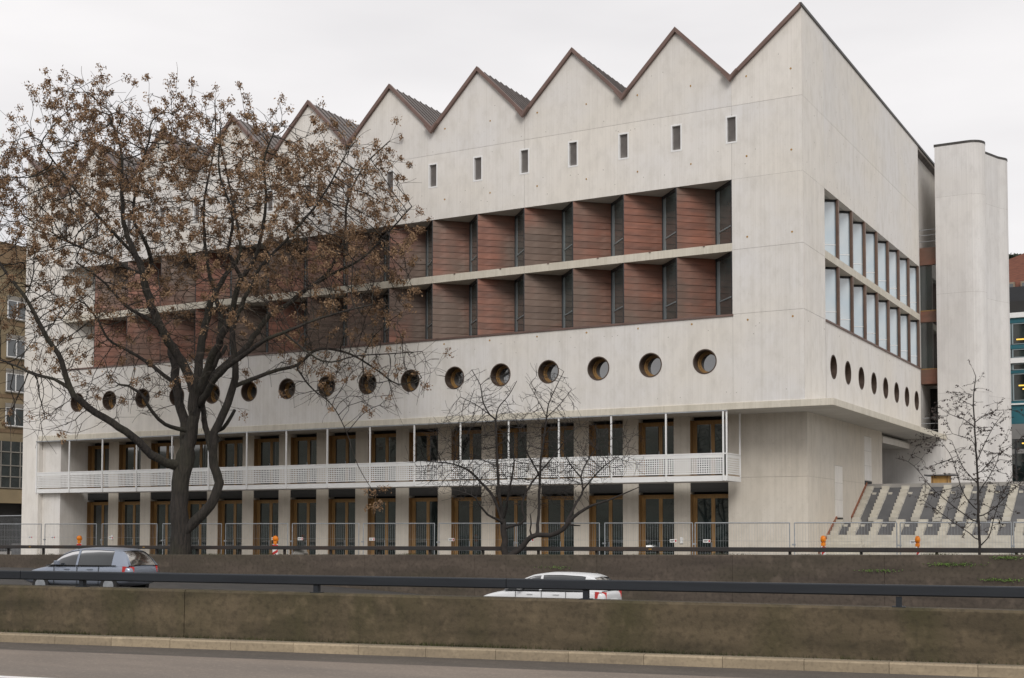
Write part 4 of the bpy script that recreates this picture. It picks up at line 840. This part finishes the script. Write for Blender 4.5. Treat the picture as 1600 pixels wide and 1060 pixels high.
BIG = [[(-0.06,-0.33,0,0.58),(-0.08,0.64,0,0.483),(-0.08,1.46,0,0.442),(-0.06,2.71,0,0.414),(0.03,3.59,0,0.428),(0.17,4.31,0,0.47)],[(0.11,3.87,0,0.387),(-0.6,4.0,-0.4,0.262),(-1.31,4.52,-0.8,0.235),(-1.84,5.08,-1.2,0.221),(-2.55,5.58,-1.6,0.207),(-3.46,6.21,-2,0.193),(-4.11,6.97,-2.3,0.166),(-4.36,7.75,-2.4,0.152),(-4.57,8.39,-2.5,0.138),(-5.05,9.15,-2.7,0.124),(-5.45,10.03,-2.9,0.11),(-5.88,10.8,-3,0.097),(-6.41,11.45,-3,0.083),(-7.16,12.58,-3.2,0.061)],[(-4.11,6.97,-2.3,0.124),(-4.83,7.38,-2.2,0.088),(-5.73,7.59,-2,0.072),(-6.55,7.97,-1.8,0.055),(-7.39,8.28,-1.5,0.041)],[(0.17,4.31,0,0.387),(-0.03,5.49,0.5,0.29),(-0.28,6.36,0.8,0.276),(-0.56,7.65,1,0.262),(-0.91,9.23,1.4,0.221),(-1.25,9.83,1.6,0.166),(-1.94,10.49,1.8,0.124),(-3.16,11.19,2.2,0.097),(-4.33,12.37,2.6,0.069),(-5.67,13.32,3,0.055)],[(0.17,4.31,0,0.414),(0.47,5.71,-0.3,0.331),(0.57,7.03,-0.5,0.29),(0.16,8.29,-0.9,0.262),(-0.49,9.38,-1.2,0.249),(-0.92,10.31,-1.4,0.235),(-1.24,11.21,-1.5,0.221),(-1.37,11.91,-1.5,0.207),(-1.75,12.74,-1.4,0.18),(-2.16,13.6,-1.2,0.152),(-2.44,14.59,-1,0.124),(-2.56,16.09,-0.8,0.097),(-2.68,17.49,-0.6,0.069),(-3.29,19.14,-0.4,0.05)],[(-1.34,11.83,-1.5,0.152),(-0.85,12.29,-2.2,0.124),(-0.97,13.07,-2.8,0.105),(-1.35,14.01,-3.2,0.083),(-1.03,15.46,-3.6,0.061),(-0.46,17.14,-4,0.044)],[(-1.75,12.74,-1.4,0.11),(-2.65,13.75,-2.2,0.088),(-3.41,14.64,-2.8,0.072),(-4.22,15.71,-3.2,0.055),(-5.05,16.91,-3.5,0.041)],[(-1.08,11.91,-1.5,0.11),(-2.19,12.32,-0.5,0.094),(-3.34,13.04,0.5,0.083),(-4.8,13.62,1.2,0.066),(-6.29,14.3,2,0.05)],[(0.58,6.3,0,0.331),(0.5,7.65,0.4,0.262),(0.59,9.12,0.7,0.235),(0.84,10.77,1,0.207),(1.02,11.51,1.2,0.166),(1.42,12.4,1.4,0.138),(2.05,13.43,1.6,0.11),(1.85,15.05,1.8,0.083),(1.43,16.82,2,0.061),(0.86,19.17,2.2,0.041)],[(0.64,7.44,0.3,0.221),(1.07,8.69,1.2,0.18),(1.14,10.52,2,0.152),(0.58,12.37,2.6,0.124),(0.15,14.2,3,0.099),(0.0,16.34,3.4,0.072),(0.35,19.1,3.8,0.05),(0.3,21.24,4,0.033)],[(0.69,7.11,0.3,0.262),(1.23,8.31,-0.4,0.235),(1.72,9.04,-0.8,0.221),(2.19,9.93,-1.3,0.193),(2.52,10.81,-1.6,0.166),(2.88,11.69,-1.9,0.138),(3.5,12.55,-2.2,0.11),(3.83,13.7,-2.4,0.094),(4.0,14.96,-2.6,0.077),(3.94,16.48,-2.8,0.055),(4.44,17.73,-3,0.039)],[(2.88,11.69,-1.9,0.116),(2.5,12.59,-2.6,0.094),(2.74,14.01,-3.2,0.072),(2.32,15.66,-3.8,0.055),(2.43,17.33,-4.2,0.039)],[(0.72,7.3,0.3,0.221),(1.55,8.41,1.2,0.193),(2.31,9.29,1.8,0.18),(3.21,10.86,2.6,0.155),(4.1,11.52,3,0.138),(4.77,12.19,3.3,0.124),(5.72,13.0,3.5,0.105),(6.46,14.63,3.6,0.083),(6.61,16.4,3.6,0.066),(7.35,18.01,3.6,0.052),(8.52,19.19,3.6,0.036)],[(4.77,12.19,3.3,0.099),(6.09,12.84,2.8,0.083),(7.49,13.48,2.4,0.069),(8.61,14.58,2.2,0.055),(9.72,15.73,2,0.039)],[(0.69,6.3,0,0.235),(1.36,7.13,-1,0.193),(1.77,7.55,-1.5,0.174),(2.56,8.12,-2,0.155),(3.33,8.52,-2.5,0.133),(4.11,8.92,-3,0.11),(4.93,9.16,-3.4,0.088),(6.2,9.64,-3.6,0.069),(7.5,10.03,-3.6,0.05),(8.55,10.31,-3.5,0.033)],[(0.06,0.83,0,0.249),(0.47,1.38,0,0.318),(0.88,1.8,0,0.304),(1.22,2.18,0,0.29),(1.49,2.76,0,0.276),(1.54,3.53,-0.1,0.262),(1.38,4.21,-0.2,0.249),(1.45,4.88,-0.4,0.249),(1.72,5.68,-0.6,0.235),(2.12,6.53,-0.8,0.221),(2.39,7.27,-1,0.207),(2.49,8.33,-1.2,0.18),(2.42,9.32,-1.4,0.152),(2.68,10.28,-1.6,0.133),(3.15,11.18,-1.8,0.11),(3.73,12.2,-2,0.088),(5.02,13.43,-2.4,0.072),(6.32,14.96,-2.6,0.055),(7.35,16.74,-2.8,0.039)],[(1.38,4.21,-0.2,0.193),(1.06,4.94,0.3,0.18),(0.78,5.95,0.6,0.166),(0.67,6.96,0.9,0.152),(0.9,8.14,1.3,0.138),(1.43,9.35,1.8,0.116)],[(2.33,7.16,-1,0.138),(3.05,7.71,0.2,0.122),(3.94,8.18,1,0.11),(4.68,8.45,1.5,0.099),(5.58,9.24,2,0.083),(6.89,9.07,2.2,0.066),(8.04,8.41,2.2,0.052),(9.15,7.66,2,0.041),(10.23,7.9,1.6,0.028)],[(4.54,8.45,1.5,0.061),(5.46,7.34,0.8,0.047),(6.43,6.54,0.2,0.036),(7.14,5.3,-0.3,0.028),(7.68,3.89,-0.8,0.022),(8.46,2.6,-1,0.017)],[(4.93,9.16,-3.4,0.061),(6.51,8.02,-3.2,0.05),(7.84,8.26,-3,0.041),(9.45,8.4,-2.8,0.033),(10.54,8.51,-2.6,0.022)],[(0.11,5.41,0,0.138),(-0.49,5.59,-1,0.11),(-0.91,6.08,-1.5,0.099),(-1.28,6.82,-2,0.088),(-1.73,7.11,-2.2,0.072),(-2.12,7.15,-2.3,0.055)],[(1.73,4.88,-0.4,0.138),(1.26,5.39,0.6,0.122),(1.79,5.5,-0.2,0.116),(2.17,6.33,0.3,0.097)],[(-0.51,7.53,1,0.138),(-1.27,8.01,1.4,0.122),(-2.14,8.64,1.8,0.105),(-3.15,9.24,2,0.088),(-4.03,9.73,2.4,0.072),(-4.68,10.78,2.6,0.061),(-5.51,11.54,2.8,0.05),(-6.4,10.71,3,0.033)]]
SMALL = [[(-0.36,-0.09,0,0.128),(-0.4,0.55,0,0.121),(-0.46,1.2,0,0.114),(-0.49,1.37,0,0.092)],[(-0.46,1.2,0,0.064),(-0.64,1.32,-0.3,0.050),(-1.03,1.51,-0.6,0.042),(-1.3,1.84,-0.9,0.035),(-1.45,2.11,-1.1,0.028),(-1.81,2.28,-1.3,0.021),(-2.29,2.41,-1.5,0.014)],[(-0.49,1.34,0,0.071),(-0.86,2.2,0.3,0.057),(-1.3,2.73,0.6,0.050),(-1.75,3.18,0.8,0.042),(-2.37,3.45,1,0.028),(-3.01,3.53,1.2,0.021),(-3.61,3.59,1.4,0.014)],[(-0.47,1.3,0,0.071),(-0.61,2.27,0,0.057),(-0.67,3.28,0.1,0.050),(-0.72,4.22,0.2,0.042),(-0.76,5.08,0.2,0.035),(-0.97,5.25,0.1,0.028),(-1.22,5.7,0,0.024),(-1.32,6.34,0,0.018),(-1.64,6.9,-0.1,0.014)],[(-0.76,4.93,0.2,0.028),(-0.65,5.53,0.4,0.024),(-0.29,5.99,0.6,0.018),(0.04,6.59,0.8,0.014)],[(-0.97,5.25,0.1,0.021),(-1.49,5.58,-0.4,0.017),(-2.04,5.83,-0.7,0.014)],[(-0.43,1.34,0,0.057),(-0.27,2.24,-0.6,0.042),(-0.13,3.0,-0.9,0.035),(-0.06,3.48,-1,0.028),(-0.21,4.03,-1.2,0.021),(-0.42,4.43,-1.3,0.014)],[(-0.29,1.07,0,0.057),(0.21,1.19,-0.3,0.050),(0.37,1.38,-0.4,0.046),(0.25,1.65,-0.3,0.042),(0.23,1.97,-0.2,0.042),(0.5,2.55,0,0.039),(0.93,3.14,0.2,0.035),(1.37,3.66,0.4,0.025),(1.81,4.25,0.6,0.018),(2.32,4.85,0.8,0.014)],[(0.01,-0.09,0,0.121),(0.13,0.23,0,0.114),(0.43,0.59,-0.1,0.100),(0.78,0.78,-0.2,0.092),(1.28,0.77,-0.4,0.089),(1.73,0.99,-0.5,0.085),(1.94,1.27,-0.6,0.075),(2.32,1.59,-0.7,0.060),(2.74,1.84,-0.8,0.050),(3.29,2.01,-1,0.035),(3.9,2.27,-1.2,0.024),(4.48,2.52,-1.4,0.014)],[(1.83,1.18,-0.6,0.057),(2.24,1.97,-0.2,0.046),(2.5,2.45,0,0.039),(2.43,2.92,0.2,0.032),(2.67,3.51,0.4,0.025),(3.11,4.17,0.5,0.018)],[(2.43,2.92,0.2,0.028),(2.02,3.45,0.5,0.021),(1.81,3.9,0.7,0.015)],[(2.5,2.45,0,0.032),(2.91,2.96,-0.4,0.025),(3.31,3.36,-0.7,0.019),(3.71,3.62,-1,0.014)],[(0.78,0.78,-0.2,0.064),(0.86,1.7,0,0.053),(0.89,2.7,0.1,0.050),(0.93,3.56,0.1,0.042),(1.08,4.58,0.2,0.035),(1.15,5.15,0.2,0.030),(1.22,5.65,0.2,0.022),(1.51,6.31,0.3,0.017),(1.8,6.89,0.3,0.011)],[(1.15,5.15,0.2,0.022),(0.79,5.9,0.5,0.017),(0.51,6.42,0.6,0.012)],[(1.15,5.15,0.2,0.021),(1.64,5.61,-0.2,0.017),(2.06,6.15,-0.4,0.011)],[(0.89,2.99,0.1,0.035),(0.42,3.81,-0.4,0.028),(0.21,4.35,-0.7,0.021),(-0.0,5.02,-1,0.014)],[(1.94,1.27,-0.6,0.042),(2.04,1.14,-0.7,0.035),(2.35,1.12,-0.8,0.021)],[(0.5,0.69,-0.1,0.035),(0.57,1.19,-0.2,0.028),(0.53,1.54,-0.3,0.021)]]
SAP = [[(0.05,-0.08,0,0.047),(0.04,0.7,0,0.044),(0.03,1.42,0,0.041),(0.02,2.25,0,0.035),(-0.02,3.44,0,0.029),(-0.06,4.28,0,0.023),(-0.08,4.64,0,0.021),(-0.05,5.17,0,0.017),(0.01,5.59,0,0.012),(-0.08,5.83,0,0.008)],[(0.02,0.43,0,0.023),(-0.32,0.7,-0.2,0.020),(-0.91,1.06,-0.4,0.016),(-1.67,1.57,-0.6,0.012),(-2.02,1.8,-0.7,0.008)],[(0.03,1.0,0,0.023),(-0.32,1.31,0.3,0.020),(-0.69,1.65,0.5,0.016),(-1.21,2.17,0.7,0.014),(-1.55,2.66,0.8,0.012),(-1.85,2.97,0.9,0.009),(-2.23,3.1,1,0.007)],[(0.02,1.36,0,0.023),(-0.5,1.88,-0.3,0.019),(-0.79,2.52,-0.5,0.015),(-0.96,2.98,-0.6,0.012),(-1.2,3.33,-0.7,0.010),(-1.66,3.79,-0.8,0.007)],[(0.01,2.25,0,0.020),(-0.32,2.75,0.3,0.015),(-0.51,3.3,0.4,0.012),(-0.6,3.61,0.5,0.008)],[(-0.01,3.33,0,0.017),(-0.2,3.55,-0.2,0.015),(-0.5,3.65,-0.4,0.012),(-0.91,3.76,-0.5,0.008)],[(-0.05,4.01,0,0.017),(-0.32,4.27,0.2,0.014),(-0.57,4.37,0.3,0.010),(-0.84,4.53,0.4,0.007)],[(-0.05,4.16,0,0.016),(0.27,4.38,-0.2,0.012),(0.57,4.5,-0.3,0.009),(0.8,4.5,-0.4,0.006)],[(0.01,2.97,0,0.019),(0.4,3.59,0.3,0.015),(0.7,4.08,0.4,0.012),(1.0,4.42,0.5,0.008)],[(0.02,2.49,0,0.020),(0.39,3.0,-0.3,0.015),(0.69,3.23,-0.4,0.012),(1.01,3.49,-0.5,0.008)],[(0.04,0.34,0,0.023),(0.4,0.58,0.2,0.020),(0.64,1.13,0.4,0.016),(0.88,1.74,0.5,0.014),(1.19,2.28,0.6,0.012),(1.49,2.78,0.7,0.008)],[(0.03,1.18,0,0.023),(0.39,1.46,-0.3,0.019),(0.74,1.87,-0.5,0.015),(1.09,2.22,-0.6,0.012),(1.38,2.68,-0.7,0.008)],[(0.02,1.95,0,0.020),(0.46,2.5,0.2,0.015),(0.76,2.99,0.3,0.012),(0.88,3.42,0.4,0.008)]]
# ---------------------------------------------------------------- trees: limbs given in metres (across, up, away), twigs grown into the crown
TX = Vector((rt0.x, rt0.y, 0)); TY = Vector((-rt0.y, rt0.x, 0))
class Tree:
    def __init__(s, base, seed): s.b = Vector(base); s.P = []; s.par = []; s.r = []; s.rng = random.Random(seed); s.thin = s.thin0 = 1.0
    def add(s, p, par, r): s.P.append(Vector(p)); s.par.append(par); s.r.append(r); return len(s.P)-1
    def limbs(s, LS, step=.3):
        for li, L in enumerate(LS):
            pts = [Vector((a, d, h)) for a, h, d, r in L]; rs = [q[3]*(s.thin if li else s.thin0) for q in L]; par = -1
            if li:                                           # join to the nearest node of what is already there
                par = min(range(len(s.P)), key=lambda i: (s.P[i]-pts[0]).length)
            else: par = s.add(pts[0], -1, rs[0])
            prev = pts[0]
            for i in range(len(pts)-1):
                p0 = pts[i-1] if i else pts[i]*2-pts[i+1]; p1, p2 = pts[i], pts[i+1]; p3 = pts[i+2] if i+2 < len(pts) else p2*2-p1
                n = max(1, int((p2-p1).length/step))
                for j in range(1, n+1):
                    t = j/n; t2, t3 = t*t, t*t*t
                    p = .5*((2*p1)+(p2-p0)*t+(2*p0-5*p1+4*p2-p3)*t2+(3*p1-p0-3*p2+p3)*t3)
                    w = min(rs[i+1]*.22, .035); p += Vector((s.rng.gauss(0,w), s.rng.gauss(0,w), s.rng.gauss(0,w*.5)))*(1 if j < n else .3)
                    par = s.add(p, par, rs[i]+(rs[i+1]-rs[i])*t)
        s.nl = len(s.P)
    def grow(s, att, step, infl, kill, iters, grav=0, jit=.25, minlimb=.0):
        att = [Vector(a) for a in att]; start = [i for i in range(s.nl) if s.P[i].z > minlimb]; cand = list(start); nch = {}
        for it in range(iters):
            kd = kdtree.KDTree(len(cand))
            for i in cand: kd.insert(s.P[i], i)
            kd.balance(); pull = {}; keep = []
            for a in att:
                co, i, d = kd.find(a)
                if d < kill: continue
                keep.append(a)
                if d < infl: pull.setdefault(i, []).append((a-co).normalized())
            att = keep
            if not pull: break
            new = 0
            for i, ds in pull.items():
                v = sum(ds, Vector())
                if v.length < 1e-3: continue
                if nch.get(i, 0) >= 3: continue
                pd = (s.P[i]-s.P[s.par[i]]).normalized() if s.par[i] >= 0 and i >= s.nl else Vector()
                v = v.normalized()+pd*.55+Vector((s.rng.gauss(0,jit), s.rng.gauss(0,jit), s.rng.gauss(0,jit)+grav)); v.normalize()
                nch[i] = nch.get(i, 0)+1; cand.append(s.add(s.P[i]+v*step, i, 0)); new += 1
            if not new: break
    def radii(s, tip, ex):
        n = len(s.P); acc = [0.0]*n; s.tips = [True]*n
        for i in range(n):
            if s.par[i] >= 0: s.tips[s.par[i]] = False
        for i in range(n-1, -1, -1):
            rr = max((acc[i])**(1/ex) if acc[i] > 0 else 0, tip)
            if i >= s.nl: s.r[i] = rr
            else: rr = s.r[i] = max(s.r[i], tip)
            if s.par[i] >= 0 and i >= s.nl: acc[s.par[i]] += rr**ex
        for i in range(s.nl, n):
            p = s.par[i]
            if s.r[i] > s.r[p]: s.r[i] = s.r[p]*.9
    def w(s, p): return s.b+TX*p.x+TY*p.y+Vector((0,0,p.z))
    def mesh(s, name, idx, mat, parent):
        """sweeps every run of nodes as one continuous tapering tube"""
        ids = set(idx); ch = {}
        for i in ids: ch.setdefault(s.par[i], []).append(i)
        nxt = {}
        for p, c in ch.items():
            if p in ids: nxt[p] = max(c, key=lambda i: (s.r[i], -i))
        q = MB()
        for i in sorted(ids):
            p = s.par[i]
            if p < 0 or (p in ids and nxt.get(p) == i): continue
            path = [p, i]
            while path[-1] in nxt: path.append(nxt[path[-1]])
            rs = [s.r[k] for k in path]; rs[0] = min(rs[0], rs[1]*1.35) if p != 0 else rs[0]
            pts = [s.w(s.P[k]) for k in path]; k = 14 if rs[1] > .2 else 9 if rs[1] > .06 else 5 if rs[1] > .022 else 3
            d = (pts[1]-pts[0]).normalized(); a = d.cross(Vector((.3,.5,.2))).normalized(); n0_ = len(q.v)
            for m_, (pt, r) in enumerate(zip(pts, rs)):
                d = (pts[min(m_+1, len(pts)-1)]-pts[max(m_-1, 0)]).normalized(); a = (a-d*a.dot(d)).normalized(); b = d.cross(a)
                for j in range(k):
                    t = 2*math.pi*j/k; rr = r*(1+.07*math.sin(3*t+m_*.35)) if r > .12 else r; q.v.append(tuple(pt+a*(rr*math.cos(t))+b*(rr*math.sin(t))))
            for m_ in range(len(pts)-1):
                for j in range(k): x, y = n0_+m_*k+j, n0_+m_*k+(j+1) % k; q.f.append((x, y, y+k, x+k))
            q.f.append(tuple(n0_+(len(pts)-1)*k+j for j in range(k)))
        return q.build(name, mat, parent, smooth=True)
def inside(fs, n, rng, box):
    out = []
    while len(out) < n:
        p = (rng.uniform(*box[0]), rng.uniform(*box[1]), rng.uniform(*box[2]))
        if any(f(*p) for f in fs): out.append(p)
    return out
def ell(ca, cd_, ch, ra, rd_, rh, e=2): return lambda a, d, h: abs((a-ca)/ra)**e+abs((d-cd_)/rd_)**e+abs((h-ch)/rh)**e < 1

# the big tree with its dry brown seed clusters
bt = Tree((-25.1, -7.86, zw(-25)-.05), 3); bt.thin, bt.thin0 = .74, .88; bt.limbs(BIG)
HM = ((-9.5,17.2),(-7.5,18.4),(-6.3,19.0),(-5.4,20.7),(-3.2,20.8),(-2.2,19.9),(-1,19.4),(.4,20.2),(1.0,20.2),(1.7,19.2),(5,19.1),(8.6,18.5),(9.6,16.5),(10.5,15))
def hmax(a): return float(np.interp(a, [q[0] for q in HM], [q[1] for q in HM]))
shell = lambda a, d, h: (abs((a-.55)/9.5)**2.6+abs(d/5.6)**2.6+abs((h-13.4)/7.5)**2.6) < 1
core_ = lambda a, d, h: (abs((a-.55)/6.0)**2+abs(d/3.2)**2+abs((h-12.2)/5.0)**2) < 1
dens = bt.rng
att = [p for p in inside([shell], 8200, bt.rng, ((-9.2,10.2),(-5.6,5.6),(5.8,21))) if not (core_(*p) and dens.random() < .72)]
att = [p for p in att if p[2] < hmax(p[0])-.75]
att = [p for p in att if not (p[2] < 9.5 and dens.random() < .55) and not (p[2] < 8.5 and 2.0 < p[0] < 5.5)]
att += inside([ell(7.6,-.5,8.0,3.7,2.6,1.9)], 460, bt.rng, ((3.8,11.4),(-3.2,3),(6,11))); att += inside([ell(-4.8,-1.2,6.3,2.9,1.7,1.4)], 280, bt.rng, ((-8,0),(-4,3),(4.9,8)))
att += inside([ell(-6.6,-1.5,9.5,2.2,2.6,3)], 160, bt.rng, ((-9,-4),(-4,2),(6,13)))
bt.grow(att, .30, 3.2, .44, 80, grav=.05, jit=.17, minlimb=5.0)
BT = thing('tall_tree', 'big bare tree hung with brown seed clusters left of the building', 'tree', tuple(bt.b))
tips = None
bt.radii(.0115, 2.25); nodes = list(range(1, len(bt.P))); tips = [i for i in nodes if bt.tips[i]]
# fine curved end twigs
n0 = len(bt.P); ends = []
for i in tips+[j for j in range(bt.nl, n0) if not bt.tips[j] and bt.rng.random() < .26]:
    p = bt.P[i]; v0 = (p-bt.P[bt.par[i]]).normalized()
    for c in range(bt.rng.choice((1,2,2,3)) if bt.tips[i] else 1):
        v = (v0+Vector((bt.rng.gauss(0,.42), bt.rng.gauss(0,.42), bt.rng.gauss(.08,.4)))).normalized(); q = i; L = bt.rng.uniform(.16,.30)
        g = bt.rng.uniform(-.12,.20) if p.z > 10 else bt.rng.uniform(-.30,.12)
        for st_ in range(bt.rng.choice((2,3,3,4))):
            v = (v+Vector((bt.rng.gauss(0,.12), bt.rng.gauss(0,.12), g))).normalized(); q = bt.add(bt.P[q]+v*L, q, .0095-.0008*st_)
        ends.append(q)
bt.mesh('trunk', [i for i in range(1, bt.nl)], BARK, BT); tag(bt.mesh('branches', range(bt.nl, n0), BARK, BT), kind='stuff'); tag(bt.mesh('twigs', range(n0, len(bt.P)), TWIG, BT), kind='stuff')
sq = MB()
def cluster(p, n, rr):
    ax = Vector((bt.rng.gauss(0,.4), bt.rng.gauss(0,.4), -1)).normalized()
    for i in range(n):
        c = p+ax*bt.rng.uniform(-.03, rr*1.5)+Vector((bt.rng.gauss(0,rr*.55), bt.rng.gauss(0,rr*.55), bt.rng.gauss(0,rr*.4)))
        u = Vector((bt.rng.gauss(0,1), bt.rng.gauss(0,1), bt.rng.gauss(-.9,.7))).normalized(); v = u.cross(Vector((bt.rng.gauss(0,1), bt.rng.gauss(0,1), bt.rng.gauss(0,1)))).normalized()
        l, w = bt.rng.uniform(.08,.15), bt.rng.uniform(.020,.036); sq.poly([c-u*l*.5, c+v*w, c+u*l*.5, c-v*w])
for q in ends:
    p = bt.P[q]; pr = .10 if p.z < 7 else .16 if p.z < 9 else .30 if p.z < 12 else .62 if p.z < 14.5 else .9
    pr *= clamp(2.6*(.5+.5*math.sin(p.x*1.9+p.y*1.3+math.sin(p.z*1.3))*math.sin(p.z*2.3+p.y*1.1+math.sin(p.x)))-.45, .06, 1.35)
    if bt.rng.random() < pr: cluster(bt.w(p), bt.rng.randint(28, 64), bt.rng.uniform(.10,.20))
for a, h, d in ((8.2,2.7,-1),(8.6,2.35,-.9),(8.9,2.9,-1.1),(8.35,2.1,-1),(-4.5,5.1,-2)):
    for i in range(3): cluster(bt.w(Vector((a+bt.rng.gauss(0,.12), d, h+bt.rng.gauss(0,.1)))), 26, .14)
tag(sq.build('seed_clusters', SEED, BT), kind='stuff')

# the dark multi-stemmed small tree
s2 = Tree((-8.62, -7.86, zw(-8.6)-.05), 5); s2.limbs(SMALL, .18)
E1 = [ell(-.2,0,3.6,3.9,1.9,2.0), ell(-1.3,0,5.5,1.25,1.0,1.55), ell(1.25,.2,5.7,1.1,.9,1.5), ell(3.2,-.6,3.9,1.7,1.2,1.1)]
s2.grow(inside(E1, 3200, s2.rng, ((-4.4,5),(-2.2,2.2),(1.6,7.4))), .15, 1.8, .20, 70, grav=.06, jit=.16, minlimb=1.2)
s2.radii(.0072, 2.3); n0 = len(s2.P)
for i in [j for j in range(s2.nl, n0) if s2.rng.random() < .55]:
    v = (s2.P[i]-s2.P[s2.par[i]]).normalized()+Vector((s2.rng.gauss(0,.7), s2.rng.gauss(0,.7), s2.rng.gauss(.1,.6))); v.normalize(); q = i
    for st_ in range(3): v = (v+Vector((s2.rng.gauss(0,.15), s2.rng.gauss(0,.15), .04))).normalized(); q = s2.add(s2.P[q]+v*.13, q, .0060)
S2 = thing('small_tree', 'dark bare multi-stemmed small tree in front of the doors', 'tree', tuple(s2.b))
s2.mesh('trunk', range(1, s2.nl), BARK2, S2); tag(s2.mesh('twigs', range(s2.nl, len(s2.P)), BARK2, S2), kind='stuff')

# the leafy sapling in front of the stair
s3 = Tree((7.72, -7.86, zw(7.7)-.05), 9); s3.limbs(SAP, .16); s3.grow(inside([ell(-.1,0,3.0,2.0,1.3,2.5)], 330, s3.rng, ((-2.2,2),(-1.4,1.4),(.6,5.6))), .12, .75, .2, 40, grav=.12, jit=.14, minlimb=.8); s3.radii(.007, 2.4); n0 = len(s3.P); lq = MB(); le = []
for i in [j for j in range(14, n0) if s3.P[j].z > .7 and s3.r[j] < .024 and s3.rng.random() < .45]:
    v = (s3.P[i]-s3.P[s3.par[i]]).normalized()+Vector((s3.rng.gauss(0,.8), s3.rng.gauss(0,.8), s3.rng.gauss(.1,.5))); v.normalize(); q = i
    for st_ in range(s3.rng.choice((2,3,4))): v = (v+Vector((s3.rng.gauss(0,.25), s3.rng.gauss(0,.25), .02))).normalized(); q = s3.add(s3.P[q]+v*.10, q, .0045); le.append(q)
for q in le:
    if s3.rng.random() < .8:
        for c in range(s3.rng.choice((2,3,4))):
            p = s3.w(s3.P[q])+Vector((s3.rng.gauss(0,.03), s3.rng.gauss(0,.03), s3.rng.gauss(-.02,.02))); u = Vector((s3.rng.gauss(0,1), s3.rng.gauss(0,1), s3.rng.gauss(-.4,.7))).normalized(); v = u.cross(Vector((s3.rng.gauss(0,1), s3.rng.gauss(0,1), s3.rng.gauss(0,1)))).normalized()
            l, w = s3.rng.uniform(.028,.05), s3.rng.uniform(.013,.024); lq.poly([p-u*l, p-u*l*.2+v*w, p+u*l, p-u*l*.2-v*w])
S3 = thing('sapling', 'slender sapling with few dark withered leaves before the outdoor stair', 'sapling', tuple(s3.b))
s3.mesh('trunk', range(1, s3.nl), BARK2, S3); tag(s3.mesh('twigs', range(s3.nl, len(s3.P)), BARK2, S3), kind='stuff'); tag(lq.build('leaves', LEAFD, S3), kind='stuff')

# dark evergreen by the old house
dk = thing('evergreen_tree', 'dark round evergreen beside the red roofed house', 'tree', (-10, 118, 24)); q = MB(); g = random.Random(4)
EV = M_('evergreen', (.03,.042,.022), (.02,.03,.016), noise=1.2)
for i in range(5000):
    v = Vector((g.gauss(0,1), g.gauss(0,1), g.gauss(0,1))).normalized()*(g.random()**.4); p = Vector((-8.6+v.x*2.6, 117+v.y*2.6, 33.0+v.z*2.4)); a, b = Vector((g.gauss(0,.2), g.gauss(0,.2), g.gauss(0,.2))), Vector((g.gauss(0,.2), g.gauss(0,.2), g.gauss(0,.2))); q.poly([p-a, p+b, p+a])
tag(q.build('crown', EV, dk), kind='stuff'); MB().tube((-8.6,117,20), (-8.6,117,32), .35, .2).build('trunk', BARK, dk)
